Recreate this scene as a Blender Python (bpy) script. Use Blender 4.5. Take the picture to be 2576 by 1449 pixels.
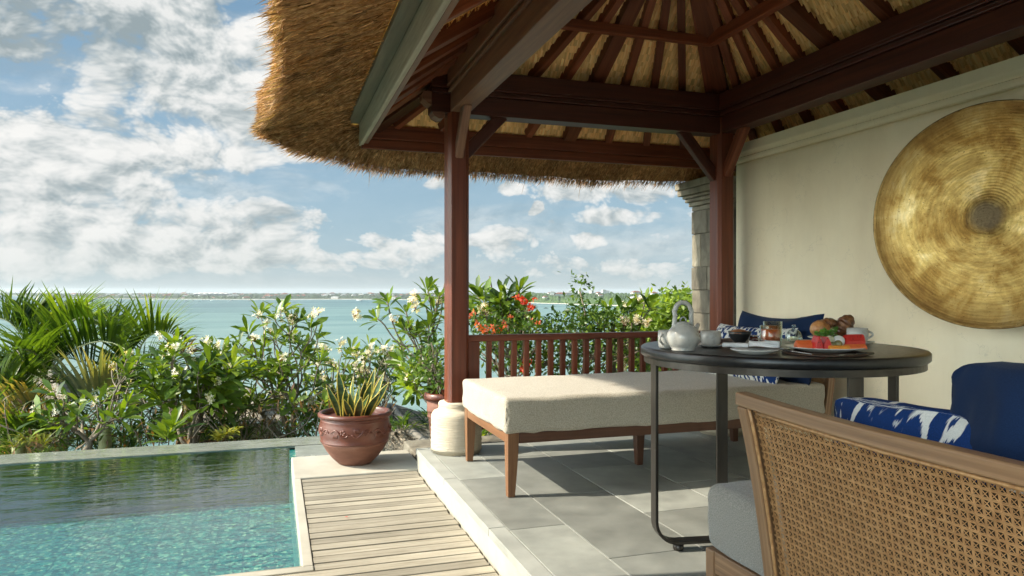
import bpy, math, random
from mathutils import Vector, Matrix, noise as mnoise
R_ = math.radians
rnd = random.Random(7)
scene = bpy.context.scene
for o in list(bpy.data.objects): bpy.data.objects.remove(o)

HAZE = 0.00004
# ---------------------------------------------------------------- camera, light
YAW = math.atan(598/1832); FWX, FWY = math.sin(YAW), math.cos(YAW)
FPX = 1832.0                       # focal length in units of the 2575 wide picture
cam_d = bpy.data.cameras.new('camera'); cam = bpy.data.objects.new('camera', cam_d)
scene.collection.objects.link(cam); scene.camera = cam
cam.location = (0, 0, 1.0); cam.rotation_euler = (R_(90), 0, -YAW)
cam_d.sensor_width = 36; cam_d.lens = FPX/2575*36; cam_d.shift_y = 8.5/2575
cam_d.clip_start = .05; cam_d.clip_end = 60000
SUN_EL, SUN_OFF = R_(39), R_(11)
sdir = Vector((-math.cos(SUN_EL)*math.cos(SUN_OFF), math.cos(SUN_EL)*math.sin(SUN_OFF), math.sin(SUN_EL)))
sl = bpy.data.lights.new('sun', 'SUN'); so = bpy.data.objects.new('sun', sl)
scene.collection.objects.link(so)
sl.energy = 4.4; sl.angle = R_(.5); sl.color = (1, .91, .75)
so.rotation_euler = sdir.to_track_quat('Z', 'Y').to_euler(); so.location = (-20, 5, 20)
scene.view_settings.view_transform = 'Standard'; scene.view_settings.look = 'None'
scene.view_settings.gamma = 1; scene.view_settings.exposure = 0.85
scene.render.resolution_x = 1024; scene.render.resolution_y = 576

class NT:
    """small helper to write node trees"""
    def __init__(s, tree): s.t = tree; s.n = tree.nodes; s.l = tree.links
    def new(s, typ, **kw):
        nd = s.n.new(typ)
        for k, v in kw.items():
            if k.startswith('i_'):
                key = k[2:]
                key = int(key) if key.isdigit() else key
                s.put(nd.inputs[key], v)
            else: setattr(nd, k, v)
        return nd
    def put(s, inp, v):
        if hasattr(v, 'is_linked') or isinstance(v, bpy.types.NodeSocket): s.l.new(v, inp)
        else:
            try:
                if hasattr(inp.default_value, '__len__') and not hasattr(v, '__len__'): v = [v]*len(inp.default_value)
                if hasattr(v, '__len__') and len(inp.default_value) == 4 and len(v) == 3: v = (*v, 1)
            except Exception: pass
            inp.default_value = v
    def math(s, op, a, b=0.0, c=None, clamp=False):
        nd = s.n.new('ShaderNodeMath'); nd.operation = op; nd.use_clamp = clamp
        s.put(nd.inputs[0], a); s.put(nd.inputs[1], b)
        if c is not None: s.put(nd.inputs[2], c)
        return nd.outputs[0]
    def vmath(s, op, a, b=(0,0,0)):
        nd = s.n.new('ShaderNodeVectorMath'); nd.operation = op
        s.put(nd.inputs[0], a); s.put(nd.inputs[1], b)
        return nd.outputs[0]
    def mix(s, fac, a, b, blend='MIX'):
        nd = s.n.new('ShaderNodeMix'); nd.data_type = 'RGBA'; nd.blend_type = blend
        s.put(nd.inputs[0], fac); s.put(nd.inputs[6], a); s.put(nd.inputs[7], b)
        return nd.outputs[2]
    def noise(s, vec, scale, detail=3, rough=.55, dist=0, dims='3D', out=0):
        nd = s.n.new('ShaderNodeTexNoise'); nd.noise_dimensions = dims
        if vec is not None: s.l.new(vec, nd.inputs['Vector'])
        nd.inputs['Scale'].default_value = scale; nd.inputs['Detail'].default_value = detail
        nd.inputs['Roughness'].default_value = rough; nd.inputs['Distortion'].default_value = dist
        return nd.outputs[out]
    def ramp(s, fac, stops):
        nd = s.n.new('ShaderNodeValToRGB'); s.l.new(fac, nd.inputs[0])
        e = nd.color_ramp.elements
        while len(e) < len(stops): e.new(.5)
        for k, (p, c) in enumerate(stops):
            e[k].position = p
            e[k].color = (*c, 1) if hasattr(c, '__len__') else (c, c, c, 1)
        return nd.outputs[0]
    def scale(s, vec, sc):
        nd = s.n.new('ShaderNodeMapping'); s.l.new(vec, nd.inputs[0]); nd.inputs['Scale'].default_value = sc
        return nd.outputs[0]

# ---- sky: Nishita plus procedural clouds laid out on the sky sphere by azimuth / elevation
world = bpy.data.worlds.new('World'); scene.world = world; world.use_nodes = True
wt = NT(world.node_tree); wt.n.clear()
wo = wt.new('ShaderNodeOutputWorld'); bg = wt.new('ShaderNodeBackground')
sky = wt.new('ShaderNodeTexSky', sky_type='NISHITA'); sky.sun_disc = False
sky.sun_elevation = SUN_EL; sky.sun_rotation = math.atan2(sdir.x, sdir.y)
sky.altitude = 50; sky.dust_density = 2.0; sky.ozone_density = 1.3
tc = wt.new('ShaderNodeTexCoord').outputs['Generated']
sp = wt.new('ShaderNodeSeparateXYZ', i_0=tc)
az = wt.math('ARCTAN2', sp.outputs[0], sp.outputs[1])
el = wt.math('ARCSINE', sp.outputs[2])
elp = wt.math('MAXIMUM', el, 0.0)
def AE(px, py):                       # picture direction -> azimuth, elevation
    u = (px-1287.5)/FPX; v = (733-py)/FPX
    return math.atan(u)+YAW, math.atan(v/math.sqrt(1+u*u))
cv = wt.new('ShaderNodeCombineXYZ', i_0=az, i_1=wt.math('MULTIPLY', el, 1.6)).outputs[0]
warp = wt.noise(cv, 5, 3, .5, out=1, dims='2D')
cvw = wt.vmath('ADD', cv, wt.vmath('MULTIPLY', wt.vmath('SUBTRACT', warp, (.5,.5,.5)), (.09,.05,0)))
spw = wt.new('ShaderNodeSeparateXYZ', i_0=cvw)
azw, elw = spw.outputs[0], wt.math('DIVIDE', spw.outputs[1], 1.6)
blobs = [  # px, py, rx, ry, strength (centre and half size in picture units)
 (470,60,330,90,1.0),(560,190,230,110,.9),(330,170,130,60,.7),(130,30,240,90,.7),(60,150,130,50,.4),
 (570,300,170,80,1.0),(620,360,130,55,.9),(410,430,90,75,.85),(480,480,80,35,.6),
 (110,370,160,75,1.0),(230,420,90,40,.8),(30,480,90,60,.75),(100,505,110,45,.7),(270,510,90,30,.7),
 (690,385,60,28,.5),(560,530,120,28,.6),(745,575,75,50,.95),(690,600,60,35,.8),(640,620,90,30,.6),
 (480,590,110,45,.75),(330,600,110,50,.7),(140,570,150,45,.75),(20,590,90,60,.7),(250,640,300,35,.6),(560,650,250,30,.6),(60,660,250,30,.5),
 (1100,200,500,150,.6),(1465,488,75,24,1.0),(1450,470,40,16,.8),(1640,488,60,32,.95),(1270,482,34,14,.95),(965,492,45,10,.55),(1340,535,17,13,.95),(1095,468,34,16,.75),(1400,567,22,9,.6),
 (1560,552,90,16,.8),(1490,600,50,20,.9),(1270,605,70,30,.8),(1180,620,70,25,.7),(1090,580,40,22,.75),(940,595,60,20,.6),(1040,620,90,20,.6),(1640,600,50,12,.4),(1400,670,200,26,.5),(1600,665,110,26,.45),
 (900,660,200,26,.5),(2000,300,400,260,.5)]
acc = None
for (px, py, rx, ry, st) in blobs:
    a0, e0 = AE(px, py)
    dx = wt.math('MULTIPLY', wt.math('SUBTRACT', azw, a0), FPX/rx/1.25)
    dy = wt.math('MULTIPLY', wt.math('SUBTRACT', elw, e0), FPX/ry/1.25)
    r2 = wt.math('ADD', wt.math('MULTIPLY', dx, dx), wt.math('MULTIPLY', dy, dy))
    g = wt.math('MULTIPLY', wt.math('EXPONENT', wt.math('MULTIPLY', wt.math('MULTIPLY', r2, r2), -.9)), st)
    acc = g if acc is None else wt.math('ADD', acc, wt.math('MULTIPLY', g, wt.math('SUBTRACT', 1.0, wt.math('MINIMUM', acc, 1.0))))
hz = wt.math('EXPONENT', wt.math('MULTIPLY', elp, -23))          # hazy horizon
def field(vec):
    f1 = wt.noise(vec, 6.5, 5, .52, dims='2D'); f2 = wt.noise(vec, 21, 6, .6, dims='2D')
    vo = wt.new('ShaderNodeTexVoronoi', voronoi_dimensions='2D', feature='F1', i_Scale=13.0, i_Detail=3.0, i_Roughness=.6, i_Lacunarity=2.3); wt.l.new(vec, vo.inputs['Vector'])
    r = wt.math('ADD', wt.math('MULTIPLY', wt.math('SUBTRACT', f1, .5), 1.35), wt.math('MULTIPLY', wt.math('SUBTRACT', f2, .5), .38))
    return wt.math('ADD', r, wt.math('MULTIPLY', wt.math('SUBTRACT', .42, vo.outputs['Distance']), .62))
fld = field(cvw)
n3 = wt.noise(wt.vmath('MULTIPLY', cvw, (1.0, 2.6, 1.0)), 5, 7, .62, dims='2D')
dens0 = wt.math('ADD', fld, wt.math('MULTIPLY', wt.math('SUBTRACT', acc, .235), .95))
cum = wt.ramp(wt.math('ADD', dens0, .5), [(.44, 0.0), (.58, .62), (.74, .95), (.9, 1.0)])
veil = wt.ramp(n3, [(.44, .04), (.72, .5)])
dens = wt.math('ADD', cum, wt.math('MULTIPLY', veil, wt.math('SUBTRACT', 1.0, cum)), clamp=True)
# light and grey sides of the clouds: the same field sampled a little towards the sun
fld2 = field(wt.vmath('ADD', cvw, (-.012, .020, .0)))
lit = wt.math('ADD', wt.math('MULTIPLY', wt.math('SUBTRACT', fld, fld2), 1.05), .66, clamp=True)
big = wt.noise(cv, 3.4, 4, .6, dims='2D')
a1, e1 = AE(120, 90)
gx = wt.math('MULTIPLY', wt.math('SUBTRACT', az, a1), 7); gy = wt.math('MULTIPLY', wt.math('SUBTRACT', el, e1), 17)
grey = wt.math('EXPONENT', wt.math('MULTIPLY', wt.math('ADD', wt.math('MULTIPLY', gx, gx), wt.math('MULTIPLY', gy, gy)), -1))
lit2 = wt.math('SUBTRACT', lit, wt.math('MULTIPLY', grey, .62), clamp=True)
lit2 = wt.math('SUBTRACT', lit2, wt.math('MULTIPLY', wt.math('SUBTRACT', big, .46), .7), clamp=True)
cloudc = wt.ramp(lit2, [(0, (.36, .44, .47)), (.35, (.60, .66, .67)), (.65, (.88, .90, .89)), (1, (1.08, 1.07, 1.04))])
cloudc = wt.mix(1.0, cloudc, (4.95, 4.95, 4.95, 1), 'MULTIPLY')
blue = wt.mix(wt.math('MINIMUM', wt.math('MULTIPLY', elp, 2.4), 1.0), (2.0, 3.05, 3.7, 1), (.85, 1.7, 2.6, 1))
skc = wt.mix(.85, sky.outputs[0], blue)
skc = wt.mix(dens, skc, cloudc)
skc = wt.mix(wt.math('MULTIPLY', hz, .85), skc, (3.4, 3.75, 3.65, 1))
# added fill: western sky out of view brightened and warmed to light the interior
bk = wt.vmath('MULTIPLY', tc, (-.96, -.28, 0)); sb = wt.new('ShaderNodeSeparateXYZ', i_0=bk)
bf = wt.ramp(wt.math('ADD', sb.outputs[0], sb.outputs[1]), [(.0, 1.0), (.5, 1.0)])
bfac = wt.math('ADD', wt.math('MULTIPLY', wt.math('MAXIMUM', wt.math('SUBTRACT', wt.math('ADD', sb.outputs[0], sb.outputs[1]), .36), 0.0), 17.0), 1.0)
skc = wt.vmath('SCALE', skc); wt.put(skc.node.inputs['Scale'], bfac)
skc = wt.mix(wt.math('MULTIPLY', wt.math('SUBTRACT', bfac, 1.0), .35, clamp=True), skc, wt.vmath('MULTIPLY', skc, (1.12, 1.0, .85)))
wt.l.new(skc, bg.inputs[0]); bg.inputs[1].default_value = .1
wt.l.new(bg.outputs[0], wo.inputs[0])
try:
    world.cycles.sampling_method = 'MANUAL'; world.cycles.sample_map_resolution = 512
except Exception: pass
try:
    c = scene.cycles; c.max_bounces = 10; c.diffuse_bounces = 6; c.glossy_bounces = 4; c.transmission_bounces = 8
    c.transparent_max_bounces = 12; c.caustics_reflective = False; c.caustics_refractive = False
except Exception: pass

# ---------------------------------------------------------------- geometry helpers
FW = Vector((math.sin(YAW), math.cos(YAW), 0)); RT = Vector((math.cos(YAW), -math.sin(YAW), 0)); UP = Vector((0,0,1))
def P(px, py, d): return FW*d + RT*((px-1287.5)/FPX*d) + UP*(1+(733-py)/FPX*d)
def G(px, py, z): return P(px, py, FPX*(1-z)/(py-733))

class MB:
    """collects shapes into ONE mesh; every vertex also keeps local coordinates (lc) for textures, every face a tint"""
    def __init__(s): s.v = []; s.lc = []; s.f = []; s.t = []; s.sm = []
    def add(s, vs, fs, lc=None, tint=.5, smooth=False):
        b = len(s.v); s.v += [tuple(p) for p in vs]; s.lc += [tuple(p) for p in (lc or vs)]
        for f in fs: s.f.append(tuple(i+b for i in f)); s.t.append(tint); s.sm.append(smooth)
    def frame(s, o, X, Y, Z, hx, hy, hz, tint=.5, off=None):
        vs = []; lc = []
        off = off if off is not None else rnd.random()*50
        for a in (-1, 1):
            for b in (-1, 1):
                for c in (-1, 1):
                    vs.append(o+X*(a*hx)+Y*(b*hy)+Z*(c*hz)); lc.append((a*hx+off, b*hy+off*.37, c*hz))
        s.add(vs, [(0,1,3,2),(4,6,7,5),(0,4,5,1),(2,3,7,6),(0,2,6,4),(1,5,7,3)], lc, tint)
    def box(s, x0, x1, y0, y1, z0, z1, tint=.5, axis=0):
        o = Vector(((x0+x1)/2, (y0+y1)/2, (z0+z1)/2)); hx, hy, hz = abs(x1-x0)/2, abs(y1-y0)/2, abs(z1-z0)/2
        E = [Vector((1,0,0)), Vector((0,1,0)), Vector((0,0,1))]; H = [hx, hy, hz]
        i = axis; j = (i+1) % 3; k = (i+2) % 3
        s.frame(o, E[i], E[j], E[k], H[i], H[j], H[k], tint)
    def bar(s, p0, p1, w, h, up=UP, tint=.5):
        """beam from p0 to p1, width w sideways, height h in the up direction"""
        p0 = Vector(p0); p1 = Vector(p1); X = (p1-p0); L = X.length; X.normalize()
        Y = Vector(up).cross(X); Y.normalize(); Z = X.cross(Y)
        s.frame((p0+p1)/2, X, Y, Z, L/2, w/2, h/2, tint)
    def tube(s, pts, rads, n=8, tint=.5, smooth=True, cap=True):
        pts = [Vector(p) for p in pts]
        if not hasattr(rads, '__len__'): rads = [rads]*len(pts)
        vs = []; lc = []; L = 0; off = rnd.random()*20
        T0 = (pts[1]-pts[0]).normalized(); ref = Vector((0,0,1)) if abs(T0.z) < .9 else Vector((1,0,0))
        N = ref.cross(T0).normalized()
        for i, p in enumerate(pts):
            a = pts[max(i-1, 0)]; b = pts[min(i+1, len(pts)-1)]; T = (b-a)
            if T.length < 1e-9: T = T0.copy()
            T.normalize(); N = (N - T*N.dot(T)); N.normalize(); B = T.cross(N)
            if i: L += (p-pts[i-1]).length
            for k in range(n):
                a_ = 2*math.pi*k/n
                vs.append(p+(N*math.cos(a_)+B*math.sin(a_))*rads[i]); lc.append((L+off, math.cos(a_)*rads[i], math.sin(a_)*rads[i]))
        fs = []
        for i in range(len(pts)-1):
            for k in range(n):
                k2 = (k+1) % n; fs.append((i*n+k, i*n+k2, (i+1)*n+k2, (i+1)*n+k))
        if cap: fs.append(tuple(range(n-1, -1, -1))); fs.append(tuple((len(pts)-1)*n+k for k in range(n)))
        s.add(vs, fs, lc, tint, smooth)
    def lathe(s, prof, o, n=32, tint=.5, axis=None, smooth=True, wob=0):
        """prof: list of (radius, height); closed at the ends where radius is 0"""
        o = Vector(o); M = axis or Matrix.Identity(3)
        vs = []; 
        for (r, z) in prof:
            for k in range(n):
                a = 2*math.pi*k/n; rr = r*(1+wob*mnoise.noise(Vector((math.cos(a)*1.5, math.sin(a)*1.5, z*9))))
                vs.append(o+M@Vector((rr*math.cos(a), rr*math.sin(a), z)))
        fs = []
        for i in range(len(prof)-1):
            for k in range(n):
                k2 = (k+1) % n; fs.append((i*n+k, i*n+k2, (i+1)*n+k2, (i+1)*n+k))
        if prof[0][0] > 1e-6: fs.append(tuple(range(n-1, -1, -1)))
        if prof[-1][0] > 1e-6: fs.append(tuple((len(prof)-1)*n+k for k in range(n)))
        s.add(vs, fs, [v-o for v in vs], tint, smooth)
    def grid(s, fn, nu, nv, tint=.5, smooth=True, thick=None, lcfn=None):
        vs = [Vector(fn(i/nu, j/nv)) for i in range(nu+1) for j in range(nv+1)]
        lc = [lcfn(i/nu, j/nv) for i in range(nu+1) for j in range(nv+1)] if lcfn else None
        fs = [(i*(nv+1)+j, (i+1)*(nv+1)+j, (i+1)*(nv+1)+j+1, i*(nv+1)+j+1) for i in range(nu) for j in range(nv)]
        s.add(vs, fs, lc, tint, smooth)
    def build(s, name, mat, parent=None, bevel=0, sub=0, solid=0, seg=2):
        me = bpy.data.meshes.new(name)
        org = Vector((0,0,0))
        if parent is not None and getattr(parent, 'type', '') != '': org = WORG.get(parent.name, Vector((0,0,0)))
        elif s.v:
            xs = [v[0] for v in s.v]; ys = [v[1] for v in s.v]; zs = [v[2] for v in s.v]
            org = Vector(((min(xs)+max(xs))/2, (min(ys)+max(ys))/2, min(zs)))
        me.from_pydata([(v[0]-org.x, v[1]-org.y, v[2]-org.z) for v in s.v], [], s.f)
        at = me.attributes.new('lc', 'FLOAT_VECTOR', 'POINT')
        at.data.foreach_set('vector', [c for p in s.lc for c in p])
        ta = me.attributes.new('tint', 'FLOAT', 'FACE'); ta.data.foreach_set('value', s.t)
        me.polygons.foreach_set('use_smooth', s.sm)
        me.materials.append(mat); me.update()
        o = bpy.data.objects.new(name, me); scene.collection.objects.link(o)
        if parent is not None: o.parent = parent
        else: o.location = org
        WORG[o.name] = org
        if solid: m = o.modifiers.new('solid', 'SOLIDIFY'); m.thickness = solid; m.offset = 0
        if bevel: m = o.modifiers.new('bevel', 'BEVEL'); m.width = bevel; m.segments = seg; m.limit_method = 'ANGLE'; m.angle_limit = R_(40)
        if sub: m = o.modifiers.new('sub', 'SUBSURF'); m.levels = sub; m.render_levels = sub
        return o
WORG = {}
def thing(name, label, cat, loc=(0,0,0), group=None):
    o = bpy.data.objects.new(name, None); scene.collection.objects.link(o)
    o.location = loc; o['label'] = label; o['category'] = cat; o.empty_display_size = .1
    if group: o['group'] = group
    WORG[o.name] = Vector(loc)
    return o
def tag(o, label, cat, group=None, kind=None):
    o['label'] = label; o['category'] = cat
    if group: o['group'] = group
    if kind: o['kind'] = kind
    return o
def struct(o, kind='structure'):
    o['kind'] = kind; return o

# ---------------------------------------------------------------- materials
def base_mat(name):
    m = bpy.data.materials.new(name); m.use_nodes = True; t = NT(m.node_tree)
    b = t.n['Principled BSDF']; return m, t, b
def lcv(t): return t.new('ShaderNodeAttribute', attribute_name='lc').outputs['Vector']
def tintv(t): return t.new('ShaderNodeAttribute', attribute_name='tint').outputs['Fac']
def surf(name, stops, scale=(1,1,1), nscale=8, detail=5, rough=.6, rvar=.1, bump=.3, bscale=None, bdist=.002, tint=0, spec=.5, metal=0, dist=0, coat=0, sheen=0, trans=0, grime=0, sss=0):
    """noise coloured surface; scale stretches the local coordinates; tint = strength of per-face variation"""
    m, t, b = base_mat(name); v = t.scale(lcv(t), scale)
    n = t.noise(v, nscale, detail, .6, dist)
    col = t.ramp(n, stops)
    if tint:
        tv = tintv(t)
        f = t.math('ADD', t.math('MULTIPLY', t.math('SUBTRACT', tv, .5), 2*tint), 1.0)
        cm = t.new('ShaderNodeCombineXYZ', i_0=f, i_1=f, i_2=f).outputs[0]
        col = t.mix(1.0, col, cm, 'MULTIPLY')
    if grime:
        g = t.noise(lcv(t), 1.7, 6, .65)
        gf = t.ramp(g, [(.35, 1.0), (.7, 1-grime)])
        col = t.mix(1.0, col, gf, 'MULTIPLY')
    t.l.new(col, b.inputs['Base Color'])
    b.inputs['Metallic'].default_value = metal
    rn = t.math('ADD', t.math('MULTIPLY', t.math('SUBTRACT', n, .5), rvar*2), rough, clamp=True)
    t.l.new(rn, b.inputs['Roughness'])
    b.inputs['Specular IOR Level'].default_value = spec
    if coat: b.inputs['Coat Weight'].default_value = coat; b.inputs['Coat Roughness'].default_value = .15
    if sheen: b.inputs['Sheen Weight'].default_value = sheen
    if bump:
        bn = t.noise(v, bscale or nscale*2.5, 4, .6)
        bp = t.new('ShaderNodeBump', i_Strength=bump, i_Distance=bdist); t.l.new(bn, bp.inputs['Height'])
        t.l.new(bp.outputs[0], b.inputs['Normal'])
    if trans:   # thin leaves let light through
        tr = t.new('ShaderNodeBsdfTranslucent'); t.l.new(t.mix(1.0, col, (1.5, 1.6, .6, 1), 'MULTIPLY'), tr.inputs[0])
        mx = t.new('ShaderNodeMixShader', i_0=trans); t.l.new(b.outputs[0], mx.inputs[1]); t.l.new(tr.outputs[0], mx.inputs[2])
        t.l.new(mx.outputs[0], t.n['Material Output'].inputs[0])
    return m
M = {}
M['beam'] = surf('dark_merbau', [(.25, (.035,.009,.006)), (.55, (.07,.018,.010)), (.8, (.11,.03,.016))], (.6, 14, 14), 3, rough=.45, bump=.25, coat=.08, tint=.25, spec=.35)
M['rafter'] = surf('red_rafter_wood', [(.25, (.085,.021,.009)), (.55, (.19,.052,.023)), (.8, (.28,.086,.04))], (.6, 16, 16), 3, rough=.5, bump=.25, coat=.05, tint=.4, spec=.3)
M['post'] = surf('red_post_wood', [(.25, (.085,.021,.009)), (.55, (.155,.038,.017)), (.8, (.235,.062,.028))], (.5, 14, 14), 3, rough=.42, bump=.2, coat=.1, tint=.2, spec=.4)
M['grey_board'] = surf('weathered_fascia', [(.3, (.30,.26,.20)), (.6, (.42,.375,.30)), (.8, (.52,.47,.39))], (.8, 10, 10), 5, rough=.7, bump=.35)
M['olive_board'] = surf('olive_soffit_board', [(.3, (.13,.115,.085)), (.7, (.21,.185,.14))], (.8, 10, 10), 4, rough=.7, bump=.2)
M['thatch'] = surf('thatch_straw', [(.25, (.17,.078,.034)), (.5, (.44,.25,.12)), (.75, (.78,.56,.33))], (1,1,1), 30, rough=.75, bump=.2, tint=.75, spec=.25, trans=.12)
M['lining'] = surf('thatch_lining', [(.25, (.50,.26,.09)), (.5, (.88,.57,.25)), (.75, (1.0,.80,.46))], (45, 45, 5), 1.0, detail=4, rough=.8, bump=.8, bscale=1.3, bdist=.004, tint=.22, spec=.15)
M['darkthatch'] = surf('old_thatch', [(.3, (.06,.035,.018)), (.7, (.16,.10,.05))], (60, 60, 6), 1.0, rough=.9, bump=.6, bscale=1.2, tint=.4, spec=.1)
M['plaster'] = surf('cream_plaster', [(.25, (.80,.69,.49)), (.5, (.87,.765,.56)), (.75, (.90,.81,.62))], (1,1,.6), 1.6, detail=7, rough=.6, bump=.25, bscale=6, bdist=.008, grime=.10)
M['whitebase'] = surf('carved_white_stone', [(.3, (.50,.43,.32)), (.7, (.62,.55,.43))], (4,4,60), 3, rough=.8, bump=1.0, bscale=4, bdist=.006)
M['paras'] = surf('grey_paras_stone', [(.25, (.06,.052,.04)), (.5, (.18,.16,.12)), (.75, (.29,.265,.21))], (1,1,.6), 6, detail=8, rough=.85, bump=.8, bscale=22, bdist=.01, tint=.3, dist=.6)
# ================================================================ terrace, deck, pool
XE = .87                       # terrace edge
DZ = -.13                      # deck level
WZ = -.20                      # water level
PX, PY0, PY1, PYO = .11, 3.05, 5.88, 6.21     # pool: right side, near side, far side, outer rim

M['grout'] = surf('pale_grout', [(.3, (.40,.40,.36)), (.7, (.48,.48,.43))], nscale=20, rough=.9)
M['tile'] = surf('grey_andesite_tile', [(.2, (.19,.20,.185)), (.5, (.275,.285,.26)), (.8, (.35,.36,.33))], (1,1,1), 6, detail=9, rough=.52, rvar=.15, bump=.35, bscale=160, bdist=.0012, tint=.26, grime=.32)
M['edge'] = surf('pale_edge_stone', [(.3, (.30,.31,.285)), (.7, (.42,.43,.395))], (1,1,1), 5, detail=8, rough=.6, bump=.3, bscale=80, bdist=.001, grime=.12)
M['cream_stone'] = surf('cream_stone', [(.3, (.40,.375,.31)), (.7, (.53,.50,.42))], (1,1,1), 4, detail=8, rough=.7, bump=.3, bscale=60, bdist=.001, grime=.15)
# floor: one grout sheet, slabs 4 mm proud of it
g = MB(); g.box(XE+.004, 3.25, -3, 4.62, -.30, -.004); struct(g.build('terrace_base', M['grout']))
t_ = MB(); jw = .0028
cols = [(.935, 1.19, 2.905), (1.19, 1.585, 2.48), (1.585, 2.0, 2.94), (2.0, 2.40, 2.50), (2.40, 2.80, 2.93), (2.80, 3.2, 2.49)]
for (x0, x1, yj) in cols:
    y = yj-.85*7
    while y < 4.6:
        y0, y1 = max(y, -3), min(y+.85, 4.6)
        if y1 > y0+.02: t_.box(x0+jw, x1-jw, y0+jw, y1-jw, -.02, 0, tint=rnd.random())
        y += .85
struct(t_.build('terrace_floor', M['tile'], bevel=.0012, seg=1))
e = MB(); y = -3.0
while y < 4.6:
    e.box(XE-.012, .935-jw, y+jw, min(y+.85, 4.6)-jw, -.034, 0.001, tint=rnd.random()); y += .85
struct(e.build('terrace_edge', M['edge'], bevel=.002))
r = MB(); r.box(XE-.006, XE+.003, -3, 4.6, -.30, -.036); r.box(XE+.003, 3.2, 4.6, 4.63, -1.4, -.006); struct(r.build('terrace_riser', M['cream_stone']))

# deck boards
M['deck'] = surf('bleached_deck_wood', [(.2, (.20,.175,.13)), (.45, (.36,.325,.255)), (.8, (.47,.435,.36))], (1.6, 30, 30), 2.2, detail=8, rough=.75, bump=.6, bscale=3.5, bdist=.002, tint=.22, spec=.25, grime=.3)
M['deck_dark'] = surf('deck_underside', [(.3, (.03,.025,.018)), (.7, (.05,.04,.03))], nscale=6, rough=.9)
d = thing('wooden_deck', 'pale slatted timber deck between the pool and the terrace step', 'deck', (.5, 3.5, DZ))
bd = MB(); y = 4.545; k = 0
bw = .079
while y > -2.5:
    y0 = y-bw+.0095
    x0 = .155 if y0 > PY0+.055 else -4.5
    bd.box(x0, XE-.02+rnd.uniform(-.004, .004), y0, y, DZ-.025, DZ+rnd.uniform(-.0015, .0015), tint=rnd.random(), axis=0); y -= bw; k += 1
bd.build('boards', M['deck'], d, bevel=.003)
fr = MB(); fr.box(PX, .152, PY0+.05, 4.56, DZ-.09, DZ+.006, axis=1); fr.box(-4.5, .152, PY0-.005, PY0+.047, DZ-.09, DZ+.006)
fr.build('edge_board', M['cream_stone'], d, bevel=.003)
ub = MB(); ub.box(PX+.03, XE-.01, PY0-.4, 4.55, DZ-.12, DZ-.045); ub.box(-4.5, XE-.01, -2.6, PY0-.02, DZ-.12, DZ-.045); ub.build('joists', M['deck_dark'], d)

# stone plinth by the pool corner
pl = MB(); pl.box(PX, .90, 4.562, 5.15, DZ-.5, DZ+.008); pl.box(PX+.02, .80, 5.15, 5.20, DZ-.5, DZ-.004)
tag(pl.build('stone_plinth', M['cream_stone'], bevel=.008), 'cream stone plinth at the pool corner under the terracotta pot', 'plinth')
rk = MB()
for k in range(7):
    c = Vector((.88+.05*rnd.random(), 4.62+.085*k, DZ-.07-.02*rnd.random()))
    rk.lathe([(0,-.06),(.05,-.05),(.062,0),(.045,.04),(0,.05)], c, 9, wob=.5, tint=rnd.random())
struct(rk.build('rock_edge', M['paras']), 'structure')

# pool shell
m, t, b = base_mat('pool_mosaic')
v = lcv(t); vo = t.new('ShaderNodeTexVoronoi', i_Scale=44.0, i_Randomness=.75); t.l.new(v, vo.inputs['Vector'])
sep = t.new('ShaderNodeSeparateColor', i_0=vo.outputs['Color'])
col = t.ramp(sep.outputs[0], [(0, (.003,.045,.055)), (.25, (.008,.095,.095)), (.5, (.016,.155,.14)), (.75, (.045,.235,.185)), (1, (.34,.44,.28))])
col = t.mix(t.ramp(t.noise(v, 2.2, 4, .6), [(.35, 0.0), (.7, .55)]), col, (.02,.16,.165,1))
vo2 = t.new('ShaderNodeTexVoronoi', i_Scale=70.0); t.l.new(v, vo2.inputs['Vector']); sp2 = t.new('ShaderNodeSeparateColor', i_0=vo2.outputs['Color'])
col = t.mix(1.0, col, t.ramp(sp2.outputs[1], [(0, (.6,.65,.7)), (.6, (1,1,1)), (.92, (1.15,1.15,1.1)), (1, (2.0,1.7,1.3))]), 'MULTIPLY')
sx = t.new('ShaderNodeSeparateXYZ', i_0=t.vmath('ADD', v, t.vmath('MULTIPLY', t.vmath('SUBTRACT', t.noise(v, 9, 2, .5, out=1), (.5,.5,.5)), (.05,.05,0))))
fx = t.math('FRACT', t.math('MULTIPLY', sx.outputs[0], 5.6)); ln = t.math('LESS_THAN', fx, .06)
fy = t.math('FRACT', t.math('MULTIPLY', sx.outputs[1], 5.6)); ln2 = t.math('MULTIPLY', t.math('LESS_THAN', fy, .03), .4)
col = t.mix(t.math('MULTIPLY', t.math('MAXIMUM', ln, ln2), .8), col, (.01,.08,.09,1))
t.l.new(col, b.inputs['Base Color']); b.inputs['Roughness'].default_value = .35
M['mosaic'] = m
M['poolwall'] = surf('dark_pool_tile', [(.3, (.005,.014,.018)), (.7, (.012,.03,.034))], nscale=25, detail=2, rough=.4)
M['wet'] = surf('wet_rim_stone', [(.3, (.20,.215,.19)), (.7, (.33,.345,.31))], (1,1,1), 5, detail=8, rough=.25, bump=.2, bscale=30, bdist=.001, grime=.2)
PD = WZ-.41
pf = MB(); pf.add([(-6, PY0, PD), (PX, PY0, PD), (PX, PY1, PD), (-6, PY1, PD)], [(0,1,2,3)])
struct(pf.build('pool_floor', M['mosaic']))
pw = MB(); pw.box(-6, PX, PY1, PYO, PD-.9, WZ-.012); struct(pw.build('pool_far_wall', M['poolwall']))
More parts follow.
